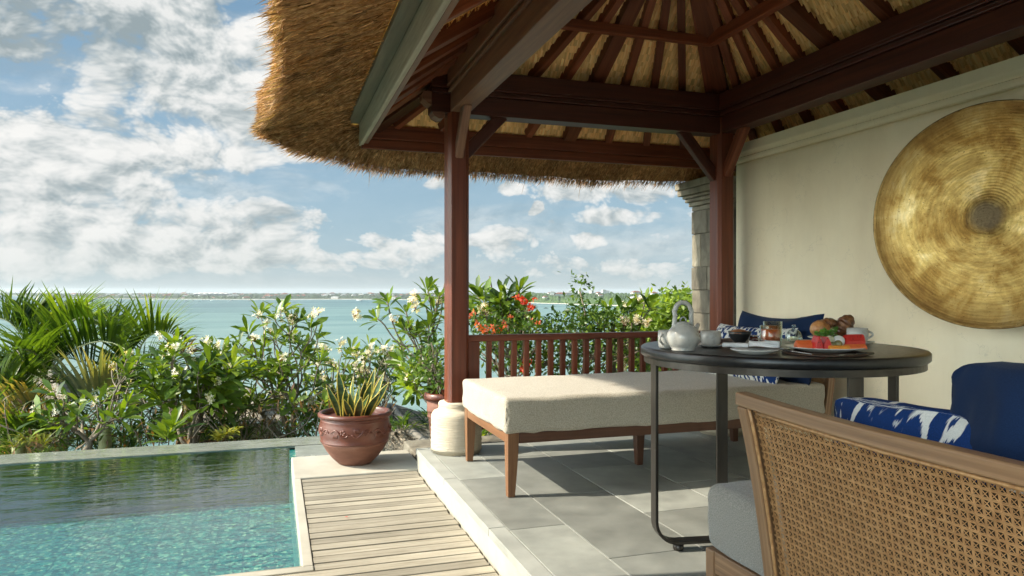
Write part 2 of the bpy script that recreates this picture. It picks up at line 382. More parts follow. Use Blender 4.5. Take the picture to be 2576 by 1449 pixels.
pr = MB(); pr.box(PX, .152, PY0, PYO-.06, PD-.3, DZ-.094); pr.box(-6, PX, PY0-.06, PY0, PD-.3, DZ-.094); struct(pr.build('pool_side_wall', M['mosaic']))
rim = MB(); rim.box(-6, .52, PY1+.004, PYO, WZ-.012, WZ+.0035); rim.box(.152, .52, 5.2, PY1+.004, WZ-.4, WZ+.003)
rim.add([(-6, PYO, WZ+.0035), (.52, PYO, WZ+.0035), (.52, PYO+.16, WZ-.35), (-6, PYO+.16, WZ-.35)], [(0,1,2,3)])
struct(rim.build('pool_rim', M['wet']))
m, t, b = base_mat('pool_water'); t.n.remove(b)
v = t.scale(lcv(t), (1, 2.6, 1))
n = t.noise(v, 7, 4, .55, .4); n2 = t.noise(v, 2.2, 2, .5)
hgt = t.math('ADD', t.math('MULTIPLY', n, .6), n2)
bp = t.new('ShaderNodeBump', i_Strength=.16, i_Distance=.03); t.l.new(hgt, bp.inputs['Height'])
gl = t.new('ShaderNodeBsdfGlossy', i_Roughness=.02, i_Color=(.95,1,1,1)); t.l.new(bp.outputs[0], gl.inputs['Normal'])
tr = t.new('ShaderNodeBsdfTransparent', i_0=(.72,.93,.94,1))
gi = t.new('ShaderNodeNewGeometry'); dt = t.new('ShaderNodeVectorMath', operation='DOT_PRODUCT'); t.l.new(gi.outputs['Incoming'], dt.inputs[0]); t.l.new(bp.outputs[0], dt.inputs[1])
fr5 = t.math('POWER', t.math('SUBTRACT', 1.0, t.math('ABSOLUTE', dt.outputs['Value']), clamp=True), 5.0); frs = t.math('ADD', t.math('MULTIPLY', fr5, 1.5), .04, clamp=True)
mx = t.new('ShaderNodeMixShader'); t.l.new(frs, mx.inputs[0]); t.l.new(tr.outputs[0], mx.inputs[1]); t.l.new(gl.outputs[0], mx.inputs[2])
t.l.new(mx.outputs[0], t.n['Material Output'].inputs[0]); M['water'] = m
pwt = MB(); pwt.add([(-6, PY0, WZ), (PX, PY0, WZ), (PX, PY1, WZ), (-6, PY1, WZ)], [(0,1,2,3)])
struct(pwt.build('pool_water', M['water']))
m, t, b = base_mat('water_film'); b.inputs['Base Color'].default_value=(.30,.32,.28,1); b.inputs['Roughness'].default_value=.06
bp = t.new('ShaderNodeBump', i_Strength=.3, i_Distance=.02); t.l.new(t.noise(lcv(t), 9, 4, .55), bp.inputs['Height']); t.l.new(bp.outputs[0], b.inputs['Normal'])
t.l.new(t.ramp(t.noise(lcv(t), 5, 8, .6), [(.3,(.17,.185,.16)),(.7,(.26,.272,.24))]), b.inputs['Base Color']); M['film'] = m
pwt = MB()
pwt.add([(-6, PY1, WZ+.0065), (.5, PY1, WZ+.0065), (.5, PYO, WZ+.0065), (-6, PYO, WZ+.0065)], [(0,1,2,3)])
struct(pwt.build('pool_overflow_water', M['film']))

# ================================================================ cream wall and stone pillar
XW, ZW = 3.2, 2.054
w = thing('plaster_wall', 'cream plaster wall with a moulded top behind the gong', 'wall', (XW+.1, 2, 0))
wb = MB(); wb.box(XW, XW+.22, -3, 4.56, -.2, 1.93); wb.build('wall_body', M['plaster'], w, bevel=.03, seg=4)
wc = MB()
prof = [(0,1.925),(-.012,1.93),(-.018,1.945),(-.018,1.958),(-.008,1.965),(-.010,1.972),(-.026,1.985),(-.032,1.995),(-.032,ZW),(.25,ZW),(.25,1.925)]
n = len(prof)
vs = [Vector((XW+p[0], y, p[1])) for y in (-3, 4.58) for p in prof]
wc.add(vs, [tuple(range(n)), tuple(range(2*n-1, n-1, -1))]+[(i, (i+1) % n, n+(i+1) % n, n+i) for i in range(n)])
wc.build('cornice', M['plaster'], w)

vw = thing('villa_wall', 'tall cream garden wall along the left of the pool deck beside the camera', 'wall', (-1.4, 1.7, DZ))
o = MB(); o.box(-1.55, -1.3, .55, 2.80, DZ+.008, 3.3); o.build('wall_body', M['plaster'], vw, bevel=.02)
o = MB(); o.box(-1.60, -1.25, .50, 2.83, 3.301, 3.38); o.build('coping', M['whitebase'], vw, bevel=.01)
sp_ = thing('stone_pillar', 'weathered grey stone pillar with moulded capital behind the far wooden post', 'pillar', (3.4, 5.2, -1))
sh = MB(); z = -1.4; x0, y0 = 3.30, 4.95; k = 0
sh.box(x0+.012, x0+.488, y0+.012, y0+.338, -1.4, 1.69, tint=.1)
while z < 1.7:
    h = .19 if k % 3 else .27; h = min(h, 1.70-z)
    split = (.12 if k % 2 else .22)
    for (a, c) in ((0, split), (split, .35)):
        jit = rnd.uniform(-.004, .004)
        sh.box(x0+jit, x0+.5, y0+a+.002, y0+c-.002, z+.0025, z+h-.0025, tint=rnd.random())
    z += h; k += 1
sh.build('shaft', M['paras'], sp_, bevel=.006)
cp = MB(); z = 1.70
for (o_, h) in ((.018,.035),(.04,.03),(.055,.025),(.085,.05),(.10,.06)):
    cp.box(x0-o_, x0+.5+o_, y0-o_, y0+.35+o_, z+.001, z+h, tint=.7+.2*rnd.random()); z += h
cp.build('capital', M['paras'], sp_, bevel=.008)

# ================================================================ the pavilion
XL, XR, YB = 1.085, 3.012, 4.443; XC = (XL+XR)/2; YA = 3.40
ZL0 = 2.475; SX = .65; HA = SX*(XR-XL)/2; SY = HA/(YB-YA); ZB = 2.10; ZT = 2.37; EO = .53
def zl(x, y): return ZL0+min(SX*(x-XL), SX*(XR-x), SY*(YB-y))
pav = thing('pavilion', 'open timber pavilion with a thatched hip roof over the terrace', 'pavilion', (XC, 3, 0))
def post(x, y, nm='post'):
    h = .068; o = MB(); c = .022
    prof = [(-h+c,-h),(h-c,-h),(h,-h+c),(h,h-c),(h-c,h),(-h+c,h),(-h,h-c),(-h,-h+c)]
    vs = []; lc = []
    for z in (.31, 2.3):
        for a, b_ in prof: vs.append(Vector((x+a, y+b_, z))); lc.append((z+x, a, b_))
    o.add(vs, [tuple(range(7,-1,-1)), tuple(range(8,16))]+[(i,(i+1)%8,8+(i+1)%8,8+i) for i in range(8)], lc)
    p = o.build(nm, M['post'], pav, bevel=.003)
    jb = MB(); pr = [(.15,0),(.158,.02)]
    for q in range(16):
        zz = .02+.2*q/15; pr.append((.160-.0022*(q % 2)+.001*math.sin(q*2.1), zz))
    pr += [(.156,.235),(.142,.255),(.120,.262),(.113,.268),(.111,.285),(.113,.30),(.108,.311),(.0,.312)]
    jb.lathe(pr, (x, y, 0.002), 40, wob=.02); jb.build('post_base', M['whitebase'], pav)
post(XL, YB); post(XR, YB)
def beamset(p0, p1, side):
    """plate beam: lower timber, stepped mouldings and top plate"""
    o = MB(); p0 = Vector(p0); p1 = Vector(p1)
    for (w_, z0, z1) in ((.12, ZB, 2.215), (.15, 2.217, 2.237), (.135, 2.238, 2.25), (.17, 2.251, 2.27), (.16, 2.271, ZT)):
        zz = (z0+z1)/2
        o.bar(p0+UP*zz, p1+UP*zz, w_, z1-z0, tint=rnd.uniform(.35, .6))
    return o.build('beam', M['beam'], pav, bevel=.004)
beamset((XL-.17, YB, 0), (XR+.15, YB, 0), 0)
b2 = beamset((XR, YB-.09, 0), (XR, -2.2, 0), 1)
M['leftbeam'] = surf('pale_beam_wood', [(.25, (.10,.035,.02)), (.5, (.17,.075,.045)), (.8, (.27,.15,.09))], (.6, 14, 14), 3, rough=.5, bump=.25, tint=.3)  # paler wood tone than the other beams
o = MB()
for (w_, z0, z1) in ((.12, ZB, 2.215), (.15, 2.217, 2.237), (.135, 2.238, 2.25), (.17, 2.251, 2.27), (.16, 2.271, ZT)):
    o.bar((XL, YB-.09, (z0+z1)/2), (XL, -2.2, (z0+z1)/2), w_, z1-z0, tint=rnd.uniform(.35, .6))
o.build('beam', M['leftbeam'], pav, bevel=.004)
# scroll end of the back beam
sc = MB(); poly = [(0,2.09),(-.03,2.085),(-.06,2.1),(-.075,2.13),(-.07,2.16),(-.10,2.175),(-.13,2.2),(-.13,2.24),(0,2.24)]
n = len(poly)
for s_ in (0,): 
    vs = [Vector((XL-.09+p[0], YB+q, p[1]-.02)) for q in (-.055, .055) for p in poly]
    sc.add(vs, [tuple(range(n)), tuple(range(2*n-1, n-1, -1))]+[(i, (i+1) % n, n+(i+1) % n, n+i) for i in range(n)])
sc.build('scroll_bracket', M['leftbeam'], pav, bevel=.004)
# braces
def brace(p0, p1, side, m='beam'):
    o = MB(); o.bar(p0, p1, .05, .075, up=UP, tint=.6); o.build('brace', M[m], pav, bevel=.006)
brace((XL+.05, YB, 1.86), (XL+.30, YB, 2.12), 0); brace((XL, YB-.05, 1.84), (XL, YB-.26, 2.12), 0, 'leftbeam')
brace((XR-.05, YB, 1.80), (XR-.33, YB, 2.12), 0); brace((XR, YB-.05, 1.82), (XR, YB-.27, 2.12), 0, 'rafter')

# rafters
A = Vector((XC, YA, zl(XC, YA)))
def rafter(bx, by, w_, h_, parallel=False, name='rafter', m='rafter'):
    """from the ridge (or apex) over the plate at bx,by down to the eave"""
    if parallel: top = Vector((XC, by, 0))
    else: top = Vector((A.x, A.y, 0))
    base = Vector((bx, by, 0)); dr = base-top
    # extend to eave distance
    k = 1.0; end = base
    while k < 3:
        q = top+dr*k
        a = min((q.x-XL), (XR-q.x), (YB-q.y)*SY/SX) if False else min(q.x-XL, XR-q.x, YB-q.y)
        if a <= -EO+.03: break
        end = q; k += .005
    def low(p): return Vector((p.x, p.y, zl(p.x, p.y)-.018-h_/2))
    s0 = top+dr*.03
    p0, p1 = low(s0), low(end)
    X = (p1-p0).normalized(); side = UP.cross(X).normalized()
    o = MB(); o.bar(p0, p1, w_, h_, up=X.cross(side)*-1 if X.cross(side).z < 0 else X.cross(side), tint=rnd.random())
    return o.build(name, M[m], pav, bevel=.004)
for k in range(-4, 5):
    if k == 0: rafter(XC, YB, .095, .07)
    else: rafter(XC+.215*k, YB, .05, .065)
ys = [4.27, 4.06, 3.85, 3.64]
for y in ys:
    for x in (XL, XR): rafter(x, y, .05, .065)
rafter(XR, YA, .095, .07, True); rafter(XL, YA, .095, .07, True)
y = YA-.43
while y > -1.6:
    rafter(XR, y, .06, .065, True); rafter(XL, y, .06, .065, True, m='rafter'); y -= .43
rafter(XL, YB, .09, .10, name='hip_rafter', m='beam'); rafter(XR, YB, .10, .09, name='hip_rafter', m='rafter')
rg = MB(); rg.bar((XC, YA+.05, A.z-.09), (XC, -1.8, A.z-.09), .08, .12); rg.build('ridge_beam', M['beam'], pav, bevel=.004)
# collar ring under the rafters
ac = .36; zc = zl(XL+ac, 2)-.105
ybk = YB-ac*SX/SY
rn = MB(); rn.bar((XL+ac-.03, ybk, zc), (XR-ac+.03, ybk, zc), .055, .055); rn.build('collar_beam', M['rafter'], pav, bevel=.004)
for x in (XL+ac, XR-ac):
    rn = MB(); rn.bar((x, ybk+.03-.06, zc), (x, -1.8, zc), .05, .075, tint=.8); rn.build('collar_beam', M['rafter'], pav, bevel=.004)
# eave boards
fb = MB(); fb.box(.56, XR+EO, YB+EO, YB+EO+.035, 1.965, 2.03, tint=.5); fb.box(.56, XR+EO, YB+EO-.02, YB+EO+.02, 2.031, 2.125, tint=.3); fb.build('fascia_board', M['rafter'], pav, bevel=.004)
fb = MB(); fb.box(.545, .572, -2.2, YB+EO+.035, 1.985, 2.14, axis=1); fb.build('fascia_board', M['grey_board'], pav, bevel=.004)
fb = MB(); fb.box(.574, .60, -2.2, YB+EO-.03, 1.99, 2.02, axis=1); fb.box(.574, .588, -2.2, YB+EO-.03, 2.022, 2.10, axis=1); fb.build('fascia_trim', M['leftbeam'], pav, bevel=.003)
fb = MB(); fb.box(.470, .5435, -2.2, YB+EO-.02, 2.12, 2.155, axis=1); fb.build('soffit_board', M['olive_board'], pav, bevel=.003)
fb = MB(); fb.box(XR+EO, XR+EO+.03, -2.2, YB+EO+.035, 1.99, 2.10, axis=1); fb.build('fascia_board', M['beam'], pav, bevel=.004)

# thatch lining: courses of straw tufts
def lining(side):
    o = MB(); st = .046
    a = -EO-.02 if side != 'left' else -EO+.04
    amax = (YB-YA) if side == 'back' else (XC-XL)
    while a < amax:
        a1 = min(a+st*1.15, amax+.01)
        def pt(s, aa, dz):
            if side == 'back': x, y = s, YB-aa
            elif side == 'left': x, y = XL+aa, s
            else: x, y = XR-aa, s
            z = ZL0+(SY if side == 'back' else SX)*aa-dz
            return Vector((x, y, z))
        if side == 'back': s0, s1 = XL+a*SY/SX, XR-a*SY/SX
        else: s0, s1 = -1.8, YB-a*SX/SY
        if side != 'back' and a < 0: s1 = YB-a
        if side == 'back' and a < 0: s0, s1 = XL+a, XR-a
        s = s0
        while s < s1:
            w_ = rnd.uniform(.010, .026); e_ = min(s+w_, s1+.01)
            dr = rnd.uniform(.030, .040); sl = rnd.uniform(-.006, .006); ex = rnd.uniform(-.005, .010)
            v0, v1 = pt(s, a-ex, dr), pt(e_, a-ex+sl*.5, dr+sl*.4)
            v2, v3 = pt(e_+.001, a1, -.010), pt(s-.001, a1, -.010)
            u = rnd.random()*30
            o.add([v0, v1, v2, v3, v0+Vector((0,0,.03)), v1+Vector((0,0,.03))], [(0,1,2,3), (0,4,5,1)],
                  [(s+u, 0, 0), (e_+u, 0, 0), (e_+u, 0, st*20/10), (s+u, 0, st*2), (s+u, .1, 0), (e_+u, .1, 0)], tint=rnd.random())
            s = e_
        a += st
    return o.build('thatch_lining', M['lining'], pav)
for s_ in ('back', 'left', 'right'): lining(s_)

# eave thatch: outline of the outer and inner edge (world metres)
outer = [(.02,-2.2,1.98),(.0,2.0,1.97),(.02,3.4,1.97),(.0,4.1,1.98),(-.05,4.5,2.0),(-.07,4.72,2.0),(.02,4.92,1.97),(.28,5.12,1.92),(.8,5.33,1.885),(1.4,5.38,1.885),(2.2,5.36,1.885),(3.0,5.34,1.885),(3.7,5.3,1.9),(4.05,5.0,1.9),(4.08,4.0,1.9),(4.08,-2.2,1.9)]
inner = [(.475,-2.2,2.15),(.475,2.0,2.15),(.475,3.4,2.15),(.475,4.1,2.15),(.475,4.5,2.15),(.475,4.8,2.13),(.50,4.97,2.10),(.60,4.985,2.11),(.9,4.985,2.12),(1.4,4.985,2.12),(2.2,4.985,2.12),(3.0,4.985,2.12),(3.45,4.985,2.12),(3.56,4.9,2.08),(3.56,4.0,2.08),(3.56,-2.2,2.08)]
def samp(L, n=220):
    pts = [Vector(p) for p in L]; out = []
    m_ = len(pts)-1
    for i in range(n+1):
        s = i/n*m_; k = min(int(s), m_-1); f = s-k
        p0, p1, p2, p3 = pts[max(k-1,0)], pts[k], pts[k+1], pts[min(k+2, m_)]
        q = (p1*2+(p2-p0)*f+(p0*2-p1*5+p2*4-p3)*f*f+(p1*3-p0-p2*3+p3)*f**3)*.5
        out.append(q)
    return out
SO, SI = samp(outer), samp(inner)
def eave(s, t_):
    i = s*220; k = min(int(i), 219); f = i-k
    o_ = SO[k].lerp(SO[k+1], f); n_ = SI[k].lerp(SI[k+1], f)
    p = n_.lerp(o_, t_); p.z += -.035*math.sin(math.pi*t_)*0+.02*mnoise.noise(Vector((p.x*4, p.y*4, 0)))*t_
    return p
eb = MB()
eb.grid(lambda u, v: eave(u, v)+Vector((0,0,.02)), 220, 6)
TOPZ = .30
def crown(u, v):          # the outside of the roof: thick rounded lip then up to the ridge
    o_ = eave(u, 1.0); 
    if v <= .25: 
        f = v/.25; return o_+Vector((0,0,.02+f*TOPZ*.7))
    f = (v-.25)/.75
    cx = min(max(o_.x, XC), XC); tgt = Vector((XC, min(o_.y, YA), A.z+.42))
    q = o_+Vector((0,0,TOPZ)); return q.lerp(tgt, f)
eb.grid(crown, 220, 10)
eb.build('thatch_body', M['thatch'], pav)
# loose straws covering the underside and the ragged lip
st = MB()
def straw(p, d, L, w_, tint):
    d = d.normalized(); s_ = d.cross(Vector((rnd.gauss(0,1), rnd.gauss(0,1), rnd.gauss(0,1)))); 
    if s_.length < 1e-4: return
    s_.normalize(); s_ *= w_/2
    p1 = p+d*L*.5+Vector((rnd.gauss(0,.002), rnd.gauss(0,.002), 0)); p2 = p+d*L+Vector((0,0,-.004*rnd.random()))
    st.add([p-s_, p+s_, p1+s_*.9, p1-s_*.9, p2], [(0,1,2,3), (3,2,4)], tint=tint)
for k in range(34000):
    # more straws where the camera is near
    s = rnd.random()**.9 if rnd.random() < .5 else rnd.uniform(.15, .82)
    s = s*.86
    t1 = rnd.random()
    p = eave(s, t1); n_ = eave(s, 0); o_ = eave(s, 1)
    d = (o_-n_).normalized()+Vector((rnd.gauss(0,.16), rnd.gauss(0,.16), rnd.gauss(-.03,.11)))
    L = rnd.uniform(.035, .11); cl = mnoise.noise(p*7)*.5
    straw(p+Vector((0,0,rnd.uniform(-.018, .012))), d, L, rnd.uniform(.0022, .0055), min(1, max(0, rnd.gauss(.5+cl*.6, .22))))
for k in range(26000):
    s = rnd.random()*.86; o_ = eave(s, 1); n_ = eave(s, 0)
    out = (o_-n_); out.z = 0; out.normalize()
    up = rnd.random()**1.3
    p = o_+Vector((0,0,up*.22))-out*.03*rnd.random()
    back = s > .42
    d = out*(rnd.uniform(.5, 1.2) if not back else rnd.uniform(.15,.8))+Vector((rnd.gauss(0,.25), rnd.gauss(0,.25), rnd.uniform(-1.2,-.1) if not back else rnd.uniform(-1.6,-.5)))
    cl = mnoise.noise(Vector((p.x*2.3, p.y*2.3, 1)))
    L = rnd.uniform(.018, .055)*(1+.9*cl)
    if rnd.random() < .01: L *= 2.4
    straw(p, d, L, rnd.uniform(.002, .0045), min(1, max(0, rnd.gauss(.5, .25))))
st.build('thatch_straw', M['thatch'], pav)

# ================================================================ balustrade
bal = thing('balustrade', 'low dark red wooden railing with square balusters behind the daybed', 'railing', (2.05, YB, 0))
tr_ = MB(); tr_.box(XL+.06, XR-.06, YB-.035, YB+.035, .685, .725); tr_.build('top_rail', M['post'], bal, bevel=.005)
tr_ = MB(); tr_.box(XL+.06, XR-.06, YB-.02, YB+.02, .13, .18); tr_.build('bottom_rail', M['post'], bal, bevel=.004)
tr_ = MB(); tr_.box(XL+.0705, XL+.145, YB-.02, YB+.02, .1805, .6845, axis=2); tr_.build('end_panel', M['post'], bal, bevel=.003)
x = 1.295
while x < 2.92:
    q = MB(); q.box(x-.016, x+.016, YB-.016, YB+.016, .1805, .6845, axis=2, tint=rnd.random()); q.build('baluster', M['post'], bal, bevel=.002); x += .084
# ================================================================ furniture helpers
def sweep(o, pts, w, h, up=UP, tint=.5, smooth=False):
    """rectangular section along a path; w and h may be lists"""
    pts = [Vector(p) for p in pts]; n = len(pts); vs = []; lc = []; L = 0; off = rnd.random()*30
    for i, p in enumerate(pts):
        T = (pts[min(i+1, n-1)]-pts[max(i-1, 0)]).normalized()
        Y = Vector(up).cross(T).normalized(); Z = T.cross(Y)
        ww = (w[i] if hasattr(w, '__len__') else w)/2; hh = (h[i] if hasattr(h, '__len__') else h)/2
        if i: L += (p-pts[i-1]).length
        for a, b_ in ((-1,-1),(1,-1),(1,1),(-1,1)):
            vs.append(p+Y*ww*a+Z*hh*b_); lc.append((L+off, a*ww, b_*hh))
    fs = [(0,3,2,1), tuple(4*(n-1)+k for k in range(4))]
    for i in range(n-1):
        for k in range(4):
            k2 = (k+1) % 4; fs.append((i*4+k, i*4+k2, (i+1)*4+k2, (i+1)*4+k))
    o.add(vs, fs, lc, tint, smooth)
def soft(o, c, X, Y, Z, hx, hy, hz, r=.03, puff=0, n=18, noise=.003, tint=.5, side=0):
    """upholstered block: rounded box with a slightly crowned top"""
    c = Vector(c); key = {}; vs = []; lc = []; fs = []
    def vert(a, b_, d):
        p = Vector((a*hx, b_*hy, d*hz))
        q = Vector((max(-hx+r, min(hx-r, p.x)), max(-hy+r, min(hy-r, p.y)), max(-hz+r, min(hz-r, p.z))))
        dv = p-q
        if dv.length > 1e-6: p = q+dv.normalized()*r
        k = (round(p.x, 5), round(p.y, 5), round(p.z, 5))
        if k in key: return key[k]
        e_ = (1-a*a)*(1-b_*b_)
        pz = p.z+(puff*e_ if p.z > 0 else 0)
        f = side*(1-d*d)
        px = p.x*(1+f*(1-b_*b_)/max(hx, .01)*.5); py = p.y*(1+f*(1-a*a)/max(hy, .01)*.5)
        w_ = c+X*px+Y*py+Z*pz
        nn = mnoise.noise(w_*9)*noise+mnoise.noise(w_*23)*noise*.4
        w_ += (X*p.x/hx+Y*p.y/hy+Z*p.z/hz)*nn
        key[k] = len(vs); vs.append(w_); lc.append((p.x, p.y, p.z)); return key[k]
    # sample densely near the edges so that the rounding is smooth
    def ax(h):
        e_ = [-1]+[-1+r/h*(1-math.cos(math.pi/2*k/5)) for k in range(1, 5)]
        m_ = [-1+r/h+(2-2*r/h)*k/n for k in range(n+1)]
        return e_+m_+[-v for v in reversed(e_)]
    AX, AY, AZ = ax(hx), ax(hy), ax(hz)
    for (U, V, fn) in ((AX, AY, lambda u, v: (u, v, 1)), (AY, AX, lambda u, v: (v, u, -1)), (AY, AZ, lambda u, v: (1, u, v)), (AZ, AY, lambda u, v: (-1, v, u)), (AZ, AX, lambda u, v: (v, 1, u)), (AX, AZ, lambda u, v: (u, -1, v))):
        for i in range(len(U)-1):
            for j in range(len(V)-1):
                ids = [vert(*fn(U[i], V[j])), vert(*fn(U[i+1], V[j])), vert(*fn(U[i+1], V[j+1])), vert(*fn(U[i], V[j+1]))]
                if len(set(ids)) >= 3:
                    out = []
                    for q in ids:
                        if q not in out: out.append(q)
                    fs.append(tuple(out))
    o.add(vs, fs, lc, tint, True)
def pillow(o, c, X, Y, Z, w, h, t, n=26, wr=.012, sag=0, pinch=.06, cr=.03):
    """X across, Y up, Z thickness"""
    c = Vector(c); vs = []; lc = []; fs = []; idx = {}
    for s_ in (1, -1):
        for i in range(n+1):
            for j in range(n+1):
                u = -1+2*i/n; v = -1+2*j/n
                u = math.sin(u*math.pi/2); v = math.sin(v*math.pi/2)
                edge = i in (0, n) or j in (0, n)
                if s_ < 0 and edge: idx[(s_, i, j)] = idx[(1, i, j)]; continue
                th = ((1-abs(u)**2.6)*(1-abs(v)**2.6))**.55*t/2
                px = u*w/2*(1-pinch*(1-v*v)); py = v*h/2*(1-pinch*(1-u*u))
                rc = 1-cr*(abs(u*v))**5; px *= rc; py *= rc
                py -= sag*(1-u*u)*(.5+.5*v)
                wv = mnoise.noise(Vector((u*2.2+c.x*7, v*2.2, s_*3)))*wr*(1.0 if not edge else .3)+mnoise.noise(Vector((u*6, v*3+c.y*5, s_)))*wr*.35*(0 if edge else 1)
                idx[(s_, i, j)] = len(vs)
                vs.append(c+X*px+Y*py+Z*(s_*th+wv*(s_ if not edge else 1))); lc.append((px, py, s_*.3))
    for s_ in (1, -1):
        for i in range(n):
            for j in range(n):
                q = (idx[(s_,i,j)], idx[(s_,i+1,j)], idx[(s_,i+1,j+1)], idx[(s_,i,j+1)])
                q = tuple(dict.fromkeys(q if s_ > 0 else q[::-1]))
                if len(q) > 2: fs.append(q)
    o.add(vs, fs, lc, .5, True)

def fabric(name, c1, c2, sc=350, bump=.5, bd=.0015, rough=.95, sheen=.3, big=0):
    m, t, b = base_mat(name); v = lcv(t)
    n = t.noise(v, sc, 3, .7); n2 = t.noise(v, 3, 3, .5)
    col = t.ramp(n, [(.35, c1), (.65, c2)])
    t.l.new(col, b.inputs['Base Color']); b.inputs['Roughness'].default_value = rough
    b.inputs['Specular IOR Level'].default_value = .2; b.inputs['Sheen Weight'].default_value = sheen
    h = t.math('ADD', n, t.math('MULTIPLY', n2, big))
    bp = t.new('ShaderNodeBump', i_Strength=bump, i_Distance=bd); t.l.new(h, bp.inputs['Height']); t.l.new(bp.outputs[0], b.inputs['Normal'])
    return m
M['boucle'] = fabric('cream_boucle', (.34,.305,.235), (.57,.52,.43), 210, 1.0, .005)
M['greywool'] = fabric('grey_wool', (.165,.155,.135), (.37,.345,.305), 330, .8, .002)
M['blue'] = fabric('blue_canvas', (.004,.013,.042), (.007,.022,.066), 500, .4, .0008, big=3, sheen=.05)
def ikat(name, sc, stretch=(1,1,1), th=.5):
    m, t, b = base_mat(name); v = lcv(t)
    # threads make the outlines of the motif feather along one direction
    jag = t.noise(t.scale(v, (260, 6, 1)), 1, 2, .5)
    vv = t.vmath('ADD', t.scale(v, stretch), t.new('ShaderNodeCombineXYZ', i_0=0.0, i_1=t.math('MULTIPLY', t.math('SUBTRACT', jag, .5), .016), i_2=0.0).outputs[0])
    n = t.noise(vv, sc, 1.0, .4, 1.6)
    n2 = t.noise(vv, sc*1.9, 0, .4, 2.2)
    s_ = t.math('ADD', n, t.math('MULTIPLY', t.math('SUBTRACT', n2, .5), .35))
    f = t.ramp(s_, [(th-.012, 0.0), (th+.012, 1.0)])
    fine = t.noise(v, 600, 2, .6)
    wht = t.ramp(fine, [(.3, (.52,.52,.49)), (.7, (.70,.69,.64))]); blu = t.ramp(fine, [(.3, (.004,.02,.085)), (.7, (.009,.04,.16))])
    t.l.new(t.mix(f, wht, blu), b.inputs['Base Color']); b.inputs['Roughness'].default_value = .9; b.inputs['Specular IOR Level'].default_value = .2
    bp = t.new('ShaderNodeBump', i_Strength=.4, i_Distance=.0008); t.l.new(fine, bp.inputs['Height']); t.l.new(bp.outputs[0], b.inputs['Normal'])
    return m
M['ikat'] = ikat('blue_white_ikat', 12, (1,.8,1), .415)
M['ikat2'] = ikat('blue_white_leaf_print', 24, (1,.55,1), .5)
M['teak'] = surf('oiled_teak', [(.2, (.20,.105,.045)), (.5, (.34,.19,.09)), (.8, (.46,.29,.15))], (.9, 34, 34), 2.0, detail=6, rough=.42, bump=.25, bscale=3, bdist=.0006, tint=.12)
M['walnut'] = surf('dark_daybed_wood', [(.25, (.055,.02,.011)), (.6, (.10,.04,.02)), (.85, (.15,.065,.035))], (.7, 20, 20), 3, rough=.4, bump=.2, coat=.15)
M['warmwood'] = surf('honey_daybed_wood', [(.25, (.13,.055,.022)), (.6, (.215,.10,.043)), (.85, (.30,.155,.072))], (.7, 20, 20), 3, rough=.45, bump=.2)
M['sofawood'] = surf('grey_brown_teak', [(.2, (.12,.06,.03)), (.5, (.235,.13,.066)), (.8, (.38,.235,.13))], (.9, 60, 60), 1.6, detail=7, rough=.42, bump=.35, bscale=3, bdist=.0006, coat=.1)
M['inner'] = surf('cane_hole_shade', [(.3, (.012,.007,.004)), (.7, (.025,.015,.009))], nscale=40, rough=.9)  # near-black colour for the shade seen through the cane
M['cane'] = surf('natural_cane', [(.25, (.27,.13,.05)), (.55, (.43,.235,.10)), (.8, (.60,.36,.17))], (1,1,1), 60, rough=.4, bump=.2, tint=.16, coat=.1)

for nm in ('plaster',):
    _t = NT(M[nm].node_tree); _b = _t.n['Principled BSDF']; _src = _b.inputs['Base Color'].links[0].from_socket
    st1_ = _t.ramp(_t.noise(_t.scale(lcv(_t), (2.2, 2.2, .35)), 2.4, 7, .65), [(.42, (1,1,1)), (.64, (.965,.955,.94)), (.78, (.91,.89,.86))])
    _v = _t.new('ShaderNodeTexVoronoi', feature='DISTANCE_TO_EDGE', i_Scale=1.3); _t.l.new(_t.vmath('ADD', lcv(_t), _t.vmath('MULTIPLY', _t.noise(lcv(_t), 5, 5, .6, out=1), (.5,.5,.5))), _v.inputs['Vector'])
    cr_ = _t.math('MULTIPLY', _t.math('LESS_THAN', _v.outputs['Distance'], .0022), .22)
    c_ = _t.mix(1.0, _src, st1_, 'MULTIPLY'); c_ = _t.mix(cr_, c_, (.35,.31,.25,1)); _t.l.new(c_, _b.inputs['Base Color'])
# ================================================================ daybed
db = thing('daybed', 'long cream boucle daybed on tapered wooden legs beside the railing', 'daybed', (2.0, 3.77, 0))
X0, X1, Y0_, Y1_ = 1.055, 2.95, 3.335, 4.20
o = MB(); soft(o, ((X0+X1)/2, (Y0_+Y1_)/2, .396), Vector((1,0,0)), Vector((0,1,0)), UP, (X1-X0)/2, (Y1_-Y0_)/2, .088, r=.026, puff=.014, n=30, noise=.007, side=.006)
mat_ = o.build('mattress', M['boucle'], db)
o = MB(); 
for z_ in (.327,):
    pts = [(X0+.004, Y0_+.004, .327), (X1, Y0_+.002, .327)]
o = MB(); o.tube([(X0+.004, Y0_+.006, z) for z in (.335, .36, .40, .44)], .0022, 6); o.build('seam', M['boucle'], db)
o = MB(); o.box(X0+.075, X1-.02, Y0_+.012, Y0_+.05, .262, .313); o.box(X0+.075, X1-.02, Y1_-.05, Y1_-.012, .262, .313); o.box(X1-.06, X1-.02, Y0_+.051, Y1_-.051, .262, .313, axis=1)
o.build('frame_rail', M['walnut'], db, bevel=.003)
o = MB(); o.box(X0+.018, X0+.06, Y0_+.07, Y1_-.07, .262, .313, axis=1); o.build('frame_rail', M['warmwood'], db, bevel=.003)
